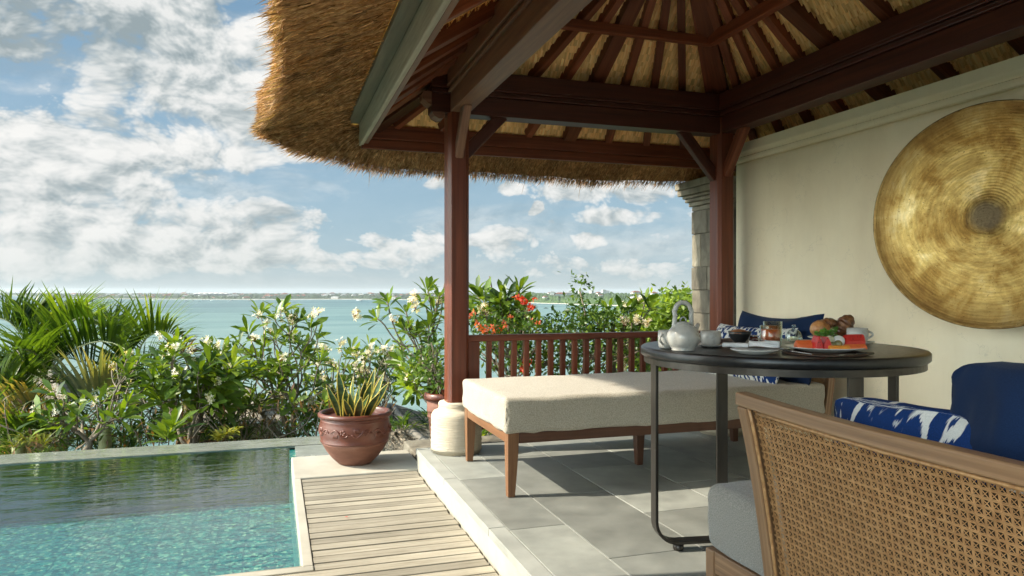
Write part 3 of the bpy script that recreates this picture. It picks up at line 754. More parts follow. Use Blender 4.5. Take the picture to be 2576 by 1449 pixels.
def sabre(x, y, sx_, m):
    o = MB(); pts = []; ws = []
    for k in range(9):
        f = k/8; z = .313*(1-f); w_ = .058-.022*f**1.5
        pts.append((x-sx_*(.058-w_)/2*.6, y, z+.001)); ws.append(w_)
    sweep(o, pts, ws, ws, up=Vector((0,1,0))); o.build('leg', m, db, bevel=.003)
sabre(X0+.045, Y0_+.04, 1, M['warmwood']); sabre(X0+.045, Y1_-.04, 1, M['warmwood'])
sabre(X1-.04, Y0_+.04, -1, M['walnut']); sabre(X1-.04, Y1_-.04, -1, M['walnut']); sabre(2.0, 3.77, 0, M['walnut'])
# low backrest at the wall end, with cane
o = MB()
for y in (Y0_+.02, Y1_-.02): sweep(o, [(X1+.0, y, .26), (X1+.028, y, .45), (X1+.062, y, .70)], .04, .035, up=Vector((0,1,0)))
o.bar((X1+.062, Y0_+.041, .685), (X1+.062, Y1_-.041, .685), .035, .03); o.build('backrest_frame', M['sofawood'], db, bevel=.003)
o = MB(); o.grid(lambda u, v: (X1+.03+.03*v, Y0_+.045+u*(Y1_-Y0_-.09), .45+.215*v), 4, 4); o.build('cane_panel', M['cane'], db, solid=.006)

def basis(yaw, lean):
    """pillow axes: facing direction yaw (Z), lean backwards"""
    Z = Vector((math.cos(yaw)*math.cos(lean), math.sin(yaw)*math.cos(lean), math.sin(lean)))
    X = Vector((-math.sin(yaw), math.cos(yaw), 0)); Y = Z.cross(X); return X, Y, Z
o = MB(); X, Y, Z = basis(math.pi+.04, .28); pillow(o, (2.865, 3.70, .675), X, Y, Z, .74, .43, .17, sag=.035, wr=.02)
tag(o.build('cushion', M['blue']), 'plain blue cushion leaning at the wall end of the daybed', 'cushion')
o = MB(); X, Y, Z = basis(math.pi+.10, .48); pillow(o, (2.69, 3.72, .635), X, Y, Z, .68, .37, .14, sag=.015, wr=.012)
tag(o.build('cushion', M['ikat2']), 'blue and white leaf patterned cushion on the daybed in front of the plain blue one', 'cushion')

# ================================================================ cane sofa in the foreground
sf = thing('cane_sofa', 'teak sofa with woven cane back and grey seat cushion in the foreground', 'sofa', (1.5, 1.1, 0))
def back(y, z, off=0):       # the leaning, gently curved back; y across, z up, off = outwards
    k = max(0, (.767-z)/.445)
    x = 1.0+.10*k**.85+.012*((y-.6)/.8)**2+(.03*max(0, y-1.28)/.18*.0)
    return Vector((x-off, y+.02*k*k, z))
yE, yS = 1.425, -.30       # far end, near end (behind the camera)
def ztop(y): return .755+.016*max(0, (y-1.0)/.45)**1.5
ys_ = [yE-(yE-yS)*k/24 for k in range(25)]
o = MB(); sweep(o, [back(y, ztop(y)-.014) for y in ys_], .034, .030, up=UP); o.build('top_rail', M['sofawood'], sf, bevel=.005, seg=3)
zs_ = [.742-k/14*.62 for k in range(15)]
o = MB(); sweep(o, [back(yE-.018, z) for z in zs_], [.034]*15, [.036]*15, up=Vector((1,0,0))); o.build('stile', M['sofawood'], sf, bevel=.004)
o = MB(); sweep(o, [back(y, .17) for y in ys_[1:]], .034, .04, up=UP); o.build('lower_rail', M['sofawood'], sf, bevel=.004)
# bead round the cane
o = MB()
o.tube([back(y, ztop(y)-.034, .012) for y in ys_[1:]], .0042, 6); o.tube([back(yE-.041, z, .012) for z in zs_], .0042, 6); o.build('cane_bead', M['cane'], sf)
# woven cane: pairs of upright and level strands and two diagonals
cn = MB(); pitch = .0152; ya, yb_, za, zb_ = .30, yE-.038, .20, .735
def strip(p_list, w_, off, amp, per, ph):
    vs = []; lc = []; n = len(p_list)
    for i, (y, z) in enumerate(p_list):
        a = p_list[max(i-1,0)]; b_ = p_list[min(i+1,n-1)]; dy, dz = b_[0]-a[0], b_[1]-a[1]; L = math.hypot(dy, dz) or 1
        ny, nz = -dz/L*w_/2, dy/L*w_/2
        of = off+amp*math.sin(i*per+ph)
        vs.append(back(y+ny, z+nz, of)); vs.append(back(y-ny, z-nz, of)); lc += [(y, z, off), (y, z, off+.01)]
    cn.add(vs, [(2*i, 2*i+1, 2*i+3, 2*i+2) for i in range(n-1)], lc, tint=rnd.random(), smooth=False)
def zmaxf(y): return ztop(y)-.032
y = ya
while y < yb_:
    for d_ in (-.00125, .00125):
        n = 44; strip([(y+d_, za+(zmaxf(y)-za)*k/n) for k in range(n+1)], .0018, .0, .0004, math.pi*.99, rnd.random())
    y += pitch
z = za; k_ = 0
while z < .74:
    for d_ in (-.00125, .00125):
        pts = [(ya+(yb_-ya)*k/90, z+d_) for k in range(91)]
        pts = [p for p in pts if p[1] < zmaxf(p[0])]
        if len(pts) > 1: strip(pts, .0018, .0005, .0008, math.pi*.99, rnd.random())
    z += pitch
# diagonals pass through the middle of the knots
W = yb_-ya; H = .74-za
k = -int(H/pitch)-1
while k*pitch < W+H:
    for s_ in (1, -1):
        pts = []
        n = 60
        for i in range(n+1):
            zz = za+H*i/n; yy = ya+k*pitch+(zz-za)*s_+(0 if s_ > 0 else 0)
            if ya <= yy <= yb_ and zz < zmaxf(yy): pts.append((yy, zz))
        if len(pts) > 2: strip(pts, .0012, .0013 if s_ > 0 else .0010, .0005, 2.1, rnd.random())
    k += 1
cn.build('cane_panel', M['cane'], sf, solid=.0009)
o = MB(); o.grid(lambda u, v: back(ya+(yb_-ya)*u, .20+.50*v, -.030), 10, 6); o.build('hole_shade_sheet', M['inner'], sf)  # dark sheet behind the cane, standing for the shade in its holes
o = MB(); soft(o, (1.19+.38, .83, .352), Vector((1,0,0)), Vector((0,1,0)), UP, .385, 1.01, .095, r=.035, puff=.012, n=30, noise=.006, side=.02); o.build('seat_cushion', M['greywool'], sf)
o = MB(); o.box(1.195, 1.232, -.2, 1.798, .195, .258, axis=1); o.box(1.2325, 1.93, 1.765, 1.80, .195, .258); o.build('seat_frame', M['sofawood'], sf, bevel=.003)
for (x, y) in ((1.213, 1.815), (1.92, 1.815)):
    o = MB(); o.box(x-.021, x+.021, y-.016, y+.024, 0.001, .257, axis=2); o.build('leg', M['sofawood'], sf, bevel=.003)
o = MB(); X, Y, Z = basis(0.0, .30); pillow(o, (1.235, 1.06, .607), X, Y, Z, .56, .35, .20, wr=.02, pinch=.0, sag=.0, cr=.09)
tag(o.build('cushion', M['ikat']), 'blue and white feathered pattern cushion leaning inside the cane sofa back', 'cushion')
o = MB(); X, Y, Z = basis(.10, .20); pillow(o, (1.262, .835, .665), X, Y, Z, .44, .43, .22, wr=.035, pinch=.0, cr=.10)
tag(o.build('cushion', M['blue']), 'large dark blue cushion at the right edge on the cane sofa', 'cushion')
o = MB(); X, Y, Z = basis(-.1, .5); pillow(o, (1.31, .93, .60), X, Y, Z, .46, .34, .14, wr=.035)
tag(o.build('cushion', M['blue']), 'smaller creased blue cushion tucked against the large dark blue one', 'cushion')

# ================================================================ gong
m, t, b = base_mat('hammered_brass'); v = lcv(t)
ln = t.new('ShaderNodeVectorMath', operation='LENGTH'); sxyz = t.new('ShaderNodeSeparateXYZ', i_0=v)
flat = t.new('ShaderNodeCombineXYZ', i_0=sxyz.outputs[0], i_1=sxyz.outputs[1]).outputs[0]
t.l.new(flat, ln.inputs[0]); rad = ln.outputs['Value']
ang = t.math('ARCTAN2', sxyz.outputs[1], sxyz.outputs[0])
big = t.noise(v, 4.2, 8, .68, .4); speck = t.noise(v, 110, 2, .5)
col = t.ramp(big, [(.3, (.17,.085,.02)), (.43, (.40,.25,.07)), (.55, (.66,.49,.18)), (.70, (.97,.84,.48))])
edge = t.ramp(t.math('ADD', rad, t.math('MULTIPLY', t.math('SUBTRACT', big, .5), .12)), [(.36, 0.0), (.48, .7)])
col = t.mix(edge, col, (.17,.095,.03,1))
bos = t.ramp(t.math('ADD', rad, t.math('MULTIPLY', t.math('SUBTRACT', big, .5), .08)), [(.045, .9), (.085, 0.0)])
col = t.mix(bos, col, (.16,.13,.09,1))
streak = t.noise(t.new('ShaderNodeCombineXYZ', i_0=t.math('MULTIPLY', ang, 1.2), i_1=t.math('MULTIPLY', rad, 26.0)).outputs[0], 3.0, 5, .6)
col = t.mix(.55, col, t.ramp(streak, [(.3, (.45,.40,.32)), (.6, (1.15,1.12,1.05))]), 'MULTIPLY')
col = t.mix(t.ramp(speck, [(.66, 0.0), (.72, .7)]), col, (.10,.05,.015,1))
t.l.new(col, b.inputs['Base Color']); b.inputs['Metallic'].default_value = .82
t.l.new(t.ramp(big, [(.3, .58), (.8, .36)]), b.inputs['Roughness'])
wave = t.math('SINE', t.math('MULTIPLY', t.math('ADD', rad, t.math('MULTIPLY', t.noise(v, 6, 2, .5), .01)), 2*math.pi/.0125))
dn = t.noise(t.new('ShaderNodeCombineXYZ', i_0=t.math('MULTIPLY', ang, 9.0), i_1=t.math('MULTIPLY', rad, 80.0)).outputs[0], 4.0, 2, .5)
h = t.math('ADD', wave, t.math('MULTIPLY', dn, 3.2)); h = t.math('ADD', h, t.math('MULTIPLY', t.noise(v, 9, 3, .5), 9.0))
bp = t.new('ShaderNodeBump', i_Strength=.3, i_Distance=.002); t.l.new(h, bp.inputs['Height']); t.l.new(bp.outputs[0], b.inputs['Normal'])
M['brass'] = m
GC = Vector((3.0, 2.408, 1.335)); GR = .497
ga = R_(20); Zg = Vector((-math.cos(ga), -math.sin(ga), 0)); Xg = Vector((-math.sin(ga), math.cos(ga), 0)); Yg = Zg.cross(Xg)
Mg = Matrix((Xg, Yg, Zg)).transposed()
gg = thing('gong', 'large round hammered brass gong hanging on the cream wall', 'gong', GC)
def gprof(k): return
o = MB(); pr = [(0,.030),(.03,.030),(.06,.026),(.085,.012),(.10,.004),(.14,.002)]+[(.14+.34*k/22, .002-.001*k/22-.004*math.sin(k/22*3.1)) for k in range(1, 23)]
pr += [(GR-.012,.004),(GR-.004,.008),(GR,.004),(GR+.002,-.01),(GR-.01,-.055)]
vs = []; nseg = 96
for (r_, z_) in pr:
    for q in range(nseg):
        a = 2*math.pi*q/nseg; d_ = 1+.004*mnoise.noise(Vector((math.cos(a)*2, math.sin(a)*2, 3)))
        vs.append(Vector((r_*d_*math.cos(a), r_*d_*math.sin(a), z_+.003*mnoise.noise(Vector((r_*math.cos(a)*6, r_*math.sin(a)*6, 0))))))
fs = [(i*nseg+q, i*nseg+(q+1) % nseg, (i+1)*nseg+(q+1) % nseg, (i+1)*nseg+q) for i in range(len(pr)-1) for q in range(nseg)]
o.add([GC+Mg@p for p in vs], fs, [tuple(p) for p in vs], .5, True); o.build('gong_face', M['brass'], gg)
M['darkbrass'] = surf('dark_brass_rim', [(.3, (.12,.07,.02)), (.6, (.32,.21,.08)), (.8, (.5,.38,.18))], (1,1,1), 30, rough=.4, metal=.85, bump=.3)
o = MB(); o.tube([GC+Mg@Vector((GR*math.cos(2*math.pi*q/96), GR*math.sin(2*math.pi*q/96), .004)) for q in range(97)], .006, 8, cap=False); o.build('rim', M['darkbrass'], gg)

# ================================================================ round table
TT = .781; TC = FW*2.88+RT*1.048; TR = .531; TQ = .514
phi = R_(8.5); e1 = RT*math.cos(phi)+FW*math.sin(phi); e2 = FW*math.cos(phi)-RT*math.sin(phi)
tb = thing('dining_table', 'round black stone topped table on flat bronze bar legs laid for breakfast', 'table', (TC.x, TC.y, 0))
M['blackstone'] = surf('black_lava_stone', [(.3, (.006,.006,.007)), (.6, (.013,.013,.014)), (.8, (.024,.024,.024))], (1,1,1), 60, detail=6, rough=.33, rvar=.12, bump=.35, bscale=70, bdist=.0012)
M['bronze'] = surf('dark_bronze_metal', [(.3, (.035,.03,.026)), (.7, (.085,.075,.065))], (1,1,1), 8, detail=6, rough=.36, rvar=.12, metal=.7, bump=.05)
o = MB(); o.lathe([(0, TT-.036), (TR-.006, TT-.036), (TR, TT-.03), (TR, TT-.006), (TR-.006, TT), (TR-.03, TT-.001)]+[(TR*(1-k/10), TT-.001) for k in range(1, 10)]+[(0, TT-.001)], (TC.x, TC.y, 0), 96)
o.build('tabletop', M['blackstone'], tb)
o = MB(); o.lathe([(TQ, TT-.062), (TQ+.004, TT-.062), (TQ+.004, TT-.0375), (TQ-.012, TT-.0375), (TQ-.012, TT-.062), (TQ, TT-.062)], (TC.x, TC.y, 0), 96, smooth=False)
o.build('apron_ring', M['bronze'], tb)
for e_, q_ in ((e1, 0), (e2, .007)):
    o = MB(); pts = []; rr = .085; yb0 = .034+q_; T_ = TQ-.010
    pts.append(TC-e_*T_+UP*(TT-.063)); pts.append(TC-e_*T_+UP*(yb0+rr))
    for k in range(1, 9):
        a = math.pi/2*k/8; pts.append(TC-e_*(T_-rr+rr*math.cos(a))+UP*(yb0+rr-rr*math.sin(a)))
    L2 = [TC+e_*((TC-p).dot(e_))+UP*p.z for p in reversed(pts)]
    pts = pts+L2
    sd = e_.cross(UP)
    # flat bar: 48 mm wide, 12 mm thick
    n = len(pts); vs = []; lc = []
    for i, p in enumerate(pts):
        T = (pts[min(i+1, n-1)]-pts[max(i-1, 0)]).normalized(); N = T.cross(sd).normalized()
        for a, b_ in ((-1,-1),(1,-1),(1,1),(-1,1)): vs.append(p+sd*.027*a+N*.006*b_); lc.append((i*.1, a*.02, b_*.006))
    o.add(vs, [(0,3,2,1), tuple(4*(n-1)+k for k in range(4))]+[(i*4+k, i*4+(k+1) % 4, (i+1)*4+(k+1) % 4, (i+1)*4+k) for i in range(n-1) for k in range(4)], lc)
    lg = o.build('leg_frame', M['bronze'], tb, bevel=.0015)
    for s_ in (-1, 1):
        o = MB(); o.lathe([(.019, .001), (.021, .006), (.021, yb0-.0065), (0, yb0-.0065)], TC+e_*s_*(T_-rr-.01), 16); o.build('foot', M['bronze'], tb)
# ================================================================ breakfast
def TB(px, py, lift=0): 
    p = G(px, py, TT); p.z = TT+lift; return p
def glaze(name, c1, c2, rough=.28, speck=.5):
    return surf(name, [(.3, c1), (.7, c2)], (1,1,1), 25, detail=5, rough=rough, rvar=.05, bump=.12, bscale=60, bdist=.0008, coat=.3)
M['ceramic'] = glaze('grey_white_glaze', (.36,.355,.33), (.50,.49,.46))
M['white'] = glaze('white_china', (.64,.63,.60), (.72,.71,.68), .2)
M['blackclay'] = glaze('black_clay', (.012,.012,.013), (.03,.03,.03), .45)
M['linen'] = fabric('white_linen', (.62,.63,.65), (.78,.79,.80), 700, .4, .0006)
M['steel'] = surf('polished_steel', [(.3, (.5,.5,.5)), (.7, (.65,.65,.65))], nscale=40, rough=.18, metal=1, bump=0)
m, t, b = base_mat('clear_glass'); t.n.remove(b)
lw = t.new('ShaderNodeLayerWeight', i_Blend=.35); f_ = t.math('ADD', t.math('MULTIPLY', lw.outputs['Facing'], .55), .06, clamp=True)
gs = t.new('ShaderNodeBsdfGlossy', i_Roughness=.03, i_Color=(.9,1,.96,1)); ts = t.new('ShaderNodeBsdfTransparent', i_0=(.93,.97,.95,1))
mx = t.new('ShaderNodeMixShader', i_0=f_); t.l.new(ts.outputs[0], mx.inputs[1]); t.l.new(gs.outputs[0], mx.inputs[2]); t.l.new(mx.outputs[0], t.n['Material Output'].inputs[0])
M['glass'] = m
def liquid(name, c, rough=.3): 
    m, t, b = base_mat(name); n = t.noise(lcv(t), 60, 3, .6); t.l.new(t.ramp(n, [(.3, tuple(x*.8 for x in c)), (.7, c)]), b.inputs['Base Color']); b.inputs['Roughness'].default_value = rough
    b.inputs['Subsurface Weight'].default_value = .2; b.inputs['Subsurface Radius'].default_value = (.01,.004,.002); b.inputs['Subsurface Scale'].default_value = .5
    return m
M['juice'] = liquid('red_orange_juice', (.92,.19,.06)); M['jam'] = liquid('dark_jam', (.09,.018,.01), .15)
M['melon'] = liquid('watermelon_flesh', (.62,.035,.03), .35); M['papaya'] = liquid('papaya_flesh', (.78,.17,.05), .35)
_t = NT(M['melon'].node_tree); _v = _t.new('ShaderNodeTexVoronoi', i_Scale=85.0); _t.l.new(lcv(_t), _v.inputs['Vector'])
_b = _t.n['Principled BSDF']; _src = _b.inputs['Base Color'].links[0].from_socket
_t.l.new(_t.mix(_t.math('LESS_THAN', _v.outputs['Distance'], .16), _src, (.02,.008,.005,1)), _b.inputs['Base Color'])
M['orange'] = liquid('orange_fruit', (.85,.33,.05), .35); M['pale'] = liquid('pale_grape', (.55,.53,.36), .25); M['olivegreen'] = liquid('dull_green_grape', (.25,.22,.10), .25)
M['leafgreen'] = liquid('salad_leaf', (.10,.24,.03), .4)
M['butter'] = liquid('butter', (.72,.70,.42), .4)
M['crust'] = surf('golden_crust', [(.3, (.26,.095,.03)), (.5, (.46,.21,.07)), (.8, (.66,.40,.17))], (1,1,1), 28, rough=.5, bump=.8, bscale=50, bdist=.004, coat=.15)
M['darkcrust'] = surf('dark_crust', [(.3, (.03,.012,.006)), (.55, (.14,.05,.018)), (.8, (.4,.2,.08))], (1,1,1), 34, rough=.4, bump=.8, bscale=50, bdist=.003, coat=.3)
M['granola'] = surf('granola', [(.3, (.10,.03,.012)), (.5, (.26,.10,.035)), (.8, (.42,.22,.09))], (1,1,1), 150, rough=.8, bump=1, bscale=120, bdist=.003)
M['wicker'] = surf('dark_wicker', [(.3, (.015,.009,.006)), (.55, (.07,.035,.02)), (.8, (.20,.11,.06))], (1,1,1), 90, rough=.5, bump=1, bscale=120, bdist=.003)

# teapot
c = TB(1718, 882); tp = thing('teapot', 'round grey white teapot with a tall looped handle on the left of the table', 'teapot', c)
o = MB(); o.lathe([(0,.0005),(.041,.0005),(.043,.004),(.041,.007),(.050,.018),(.058,.033),(.0608,.048),(.058,.064),(.050,.078),(.040,.089),(.034,.095),(.033,.0985),(.030,.0985),(0,.097)], c, 40, wob=.01); o.build('body', M['ceramic'], tp)
o = MB(); o.lathe([(.029,.099),(.0295,.101),(.020,.106),(.008,.108),(0,.108)], c, 28); o.build('lid', M['ceramic'], tp)
o = MB(); o.tube([c+RT*(.011*math.cos(a))+UP*(.108+.016*math.sin(a)) for a in [math.pi*k/12 for k in range(13)]], .0032, 8); o.build('lid_loop', M['ceramic'], tp)
o = MB(); hp = []; 
for k in range(25):
    f = k/24; a = math.pi*(1-f)
    if f < .001: pass
    hp.append(c+RT*(-.001+.0285*math.cos(a)*(1.12 if k in (0,24) else 1))+UP*(.148+.030*math.sin(a)))
hp = [c+RT*-.036+UP*.060, c+RT*-.034+UP*.080, c+RT*-.0315+UP*.11, c+RT*-.030+UP*.13]+hp+[c+RT*.029+UP*.13, c+RT*.030+UP*.11, c+RT*.031+UP*.088]
o.tube(hp, [.0095]*2+[.0088]*(len(hp)-3)+[.009], 12); o.build('handle', M['ceramic'], tp)
o = MB(); o.tube([c+RT*.045+FW*.03+UP*.055, c+RT*.056+FW*.04+UP*.072, c+RT*.062+FW*.045+UP*.088, c+RT*.070+FW*.05+UP*.095], [.015,.011,.008,.007], 12); o.build('spout', M['ceramic'], tp)

def cup(c, r, h, hdir, label, slabel='', sr=None, m='ceramic', group=None, saucer2=False):
    t_ = thing('cup', label, 'cup', c)
    z0 = .0008
    if sr:
        s_ = MB(); s_.lathe([(0,.0006),(sr*.55,.0006),(sr*.62,.003),(sr,.010),(sr,.0125),(sr*.6,.006),(0,.005)], c, 40)
        tag(s_.build('saucer', M[m]), slabel, 'saucer'); z0 = .0072
    o = MB(); o.lathe([(0,z0),(r*.72,z0),(r*.9,z0+.006),(r*.99,z0+h*.3),(r*1.0,z0+h*.6),(r*.95,z0+h),(r*.90,z0+h),(r*.93,z0+h*.6),(r*.85,z0+.008),(0,z0+.006)], c, 40, wob=.012); o.build('body', M[m], t_)
    o = MB(); hd = Vector(hdir).normalized()
    pts = [c+hd*(r*.93+.022*math.sin(math.pi*k/10))+UP*(z0+h*.82-h*.55*k/10) for k in range(11)]
    o.tube(pts, .0042, 8); o.build('handle', M[m], t_)
    return t_
cup(TB(1677, 877), .034, .070, -RT*.8-FW*.9, 'grey white cup standing just behind the teapot at the left table edge')
cup(TB(1787, 873), .040, .056, -RT, 'grey white cup on a saucer right of the teapot', 'grey white saucer under the cup right of the teapot', sr=.062)
cup(TB(2156, 866), .042, .060, RT*1-FW*.1, 'grey white cup on the right side of the table beside the fruit plate', 'grey white saucer under the cup on the right side of the table', sr=.066)

c = TB(1860, 862); bw_ = thing('bowl', 'small black clay bowl filled with granola', 'bowl', c)
o = MB(); o.lathe([(0,.0005),(.022,.0005),(.024,.004),(.036,.018),(.045,.036),(.049,.049),(.0465,.049),(.042,.036),(0,.03)], c, 36); o.build('body', M['blackclay'], bw_)
o = MB(); o.lathe([(.043,.040),(.036,.049),(.02,.056),(.006,.058),(0,.058)], c, 24, wob=.25); o.build('granola', M['granola'], bw_)
c = TB(1895, 861); jr = thing('jam_jar', 'tiny jar of dark jam beside the black bowl', 'jar', c)
o = MB(); o.lathe([(0,.0005),(.017,.0005),(.019,.003),(.019,.020),(.015,.024),(0,.024)], c, 24); o.build('jam', M['jam'], jr)
o = MB(); o.lathe([(.0165,.0245),(.018,.025),(.018,.030),(0,.0305)], c, 24); o.build('lid', M['steel'], jr)

def tumbler(c, label, lvl):
    t_ = thing('juice_glass', label, 'glass', c)
    o = MB(); r=.0415; h=.079; o.lathe([(0,.0006),(r-.002,.0006),(r,.003),(r+.001,h),(r-.001,h+.001),(r-.0022,h),(r-.003,.008),(0,.007)], c, 40); o.build('body', M['glass'], t_)
    o = MB(); o.lathe([(0,.0078),(r-.0036,.0086),(r-.0032,lvl),(0,lvl)], c, 36); o.build('juice', M['juice'], t_)
tumbler(TB(1938, 868), 'clear tumbler of orange red juice, the front one of two', .064)
tumbler(TB(1943, 852), 'clear tumbler of orange red juice, behind the other tumbler', .060)

c = TB(1996, 861); cl = thing('cloche', 'small glass dome with a knob over pale butter', 'cloche', c)
o = MB(); pr = [(.0345,.010)]+[(.0345*math.cos(a), .018+.040*math.sin(a)) for a in [math.pi/2*k/12 for k in range(12)]]+[(.003,.0585),(.0028,.062),(.007,.066),(.0085,.071),(.006,.076),(0,.078)]
o.lathe(pr, c, 36); o.build('dome', M['glass'], cl)
o = MB(); o.lathe([(0,.0006),(.018,.0006),(.016,.004),(.038,.008),(.039,.0095),(0,.0095)], c, 36); o.build('dish', M['glass'], cl)
o = MB(); o.lathe([(0,.0098),(.017,.0098),(.018,.014),(.016,.024),(0,.026)], c, 20, wob=.2); o.build('butter', M['butter'], cl)

# placemat, plates, napkins, cutlery
pm = MB(); c = TB(2073, 890); 
for k in range(15):
    r_ = .010+.0092*k; pm.tube([c+RT*(r_*1.0*math.cos(a))+FW*(r_*math.sin(a))+UP*.0035 for a in [2*math.pi*q/48 for q in range(49)]], .0046*.7, 5, tint=rnd.random(), cap=False)
tag(pm.build('placemat', M['wicker']), 'round dark woven placemat under the fruit plate', 'placemat')
def plate(c, r, m, label):
    o = MB(); o.lathe([(0,.0),(r*.62,.0),(r*.66,.003),(r*.97,.013),(r,.0155),(r*.985,.0165),(r*.66,.007),(0,.006)], c, 56); return tag(o.build('plate', M[m]), label, 'plate')
cbig = TB(2074, 887, .0068); plate(cbig, .136, 'white', 'large white plate heaped with cut fruit')
cs = TB(1897, 890, .0008); plate(cs, .082, 'white', 'small white plate holding a folded napkin at the front of the table')
cbr = TB(2088, 857, .0008); plate(cbr, .095, 'white', 'white bread plate behind the fruit, under rolls and croissant')
def cloth(name, fn, label, nu=24, nv=14, th=.004):
    o = MB(); o.grid(fn, nu, nv); q = o.build(name, M['linen'], solid=th); return tag(q, label, 'napkin')
a0 = TB(1842, 876, .022)
def roll(c0, X, Y, L, w_, h_):
    o = MB(); n = 12; pts = []
    for k in range(n+1):
        a = 2*math.pi*k/n; pts.append((math.cos(a)*w_/2, math.sin(a)*h_/2))
    def f(u, v):
        a = 2*math.pi*v; s_ = 1+.10*mnoise.noise(Vector((u*4, v*5, 2)))
        return c0+X*((u-.5)*L)+Y*(math.copysign(abs(math.cos(a))**.6, math.cos(a))*w_/2*s_)+UP*(math.copysign(abs(math.sin(a))**.7, math.sin(a))*h_/2*s_)
    o.grid(f, 20, 28); o.add([f(0, v/16) for v in range(16)], [tuple(range(15,-1,-1))]); o.add([f(1, v/16) for v in range(16)], [tuple(range(16))])
    return o
Xn = (RT*.97-FW*.22).normalized(); Yn = UP.cross(Xn)
tag(roll(TB(1848, 884, .0235), Xn, Yn, .088, .040, .016).build('napkin', M['linen']), 'tightly folded white linen napkin at the left of the small plate', 'napkin')
Xm = (RT*.93-FW*.36).normalized(); Ym = UP.cross(Xm)
cm = TB(1922, 886, .021)
o = MB()
for k in range(4):
    zz = .002+.0042*k
    o.grid(lambda u, v: cm+Xm*((u-.5)*.104)+Ym*((v-.5)*(.066))+UP*(zz+.002*math.sin(u*6+k)+.003*(1-abs(2*v-1))), 12, 6)
tag(o.build('napkin', M['linen'], solid=.0034), 'flat folded white linen napkin lying on the small plate', 'napkin')
def cutlery(p0, p1, label, kind, m1='steel', beads=True):
    p0 = Vector(p0); p1 = Vector(p1); d_ = (p1-p0); L = d_.length; d_.normalize(); s_ = UP.cross(d_)
    t_ = thing(kind, label, kind, (p0+p1)/2)
    o = MB()
    if beads:
        for k in range(12):
            c_ = p0+d_*(L*.5*k/12); o.lathe([(0,-.0026),(.0022,-.0013),(.0026,0),(.0022,.0013),(0,.0026)], c_, 8)
    else: o.tube([p0, p0+d_*L*.25, p0+d_*L*.45], [.0045,.006,.0035], 8)
    o.build('handle', M[m1], t_)
    o = MB()
    if kind == 'fork':
        o.tube([p0+d_*L*.5, p0+d_*L*.7, p0+d_*L*.78], [.002,.0018,.004], 6)
        for q in (-1.5,-.5,.5,1.5): o.tube([p0+d_*L*.78+s_*q*.0022, p0+d_*L*.88+s_*q*.0038+UP*.002, p0+d_*L+s_*q*.0038+UP*.003], [.0014,.0011,.0006], 5)
        o.build('tines', M['steel'], t_)
    else:
        o.add([p0+d_*L*.45-s_*.003, p0+d_*L*.45+s_*.004, p0+d_*L*.9+s_*.006, p0+d_*L, p0+d_*L*.6-s_*.004], [(0,1,2,3,4)]); o.build('blade', M['steel'], t_, solid=.0015)
cutlery(TB(1955, 887, .038), TB(1900, 882, .042), 'beaded steel fork resting on the flat napkin', 'fork')
cutlery(TB(2040, 900, .012), TB(1962, 886, .010), 'beaded steel fork lying on the placemat in front of the fruit plate', 'fork')
cutlery(TB(2196, 893, .006), TB(2110, 899, .008), 'table knife with black handle at the right of the placemat', 'knife', 'blackclay', False)

# fruit: wedges and balls on the plate
def wedge(name, c, X, Y, L, w_, h_, m, label, cat, lean=0):
    """triangular slice with softened edges"""
    o = MB(); Z = UP
    prof = [(-w_/2,0),(w_/2,0),(w_*.36,h_*.55),(w_*.04,h_),(-w_*.08,h_*.98),(-w_*.4,h_*.5)]
    vs = []; n = len(prof)
    for s_ in (-1, -.85, 0, .85, 1):
        k_ = .92 if abs(s_) == 1 else 1
        for (a, b_) in prof: vs.append(Vector(c)+X*(s_*L/2)+Y*(a*k_)+Z*(b_*k_+.001)+X*lean*b_)
    fs = [tuple(range(n-1,-1,-1)), tuple(4*n+i for i in range(n))]+[(j*n+i, j*n+(i+1) % n, (j+1)*n+(i+1) % n, (j+1)*n+i) for j in range(4) for i in range(n)]
    o.add(vs, fs, None, .5, False); return tag(o.build(name, M[m], bevel=.0015), label, cat)
def FP(dx, dy, dz): return cbig+RT*dx+FW*dy+UP*dz
wedge('papaya_slice', FP(-.088,-.03,.011), RT, FW, .055, .05, .028, 'papaya', 'orange papaya wedge at the left of the fruit plate', 'fruit')
wedge('watermelon_slice', FP(-.052,-.055,.010), FW, RT, .05, .030, .046, 'melon', 'upright red watermelon slice, left one of a pair in the middle of the plate', 'fruit')
wedge('watermelon_slice', FP(-.022,-.055,.010), FW, RT, .05, .030, .043, 'melon', 'upright red watermelon slice, right one of a pair in the middle of the plate', 'fruit')
wedge('watermelon_slice', FP(.088,-.01,.012), (RT+FW*.3).normalized(), (FW-RT*.3).normalized(), .085, .05, .046, 'melon', 'large red watermelon wedge at the right of the fruit plate', 'fruit', .3)
wedge('orange_slice', FP(.012,-.085,.010), (RT-FW*.1).normalized(), FW, .07, .030, .014, 'orange', 'orange segment lying at the front of the fruit plate', 'fruit')
wedge('melon_slice', FP(.075,-.07,.011), (RT+FW*.15).normalized(), FW, .080, .034, .017, 'papaya', 'pale orange melon slice at the front right of the fruit plate', 'fruit')
def ball(name, c, r, m, label, cat, sq=1):
    o = MB(); o.lathe([(0 if k in (0, 10) else r*math.sin(math.pi*k/10), -r*sq*math.cos(math.pi*k/10)) for k in range(11)], c, 20, wob=.05); return tag(o.build(name, M[m]), label, cat)
ball('lychee', FP(.004,-.03,.038), .018, 'pale', 'pale peeled lychee left of centre on the fruit', 'fruit')
ball('lychee', FP(.036,-.03,.036), .021, 'white', 'white peeled lychee in the centre of the fruit', 'fruit')
ball('grape', FP(.022,-.058,.028), .014, 'olivegreen', 'dull green grape at the front of the two lychees', 'fruit')
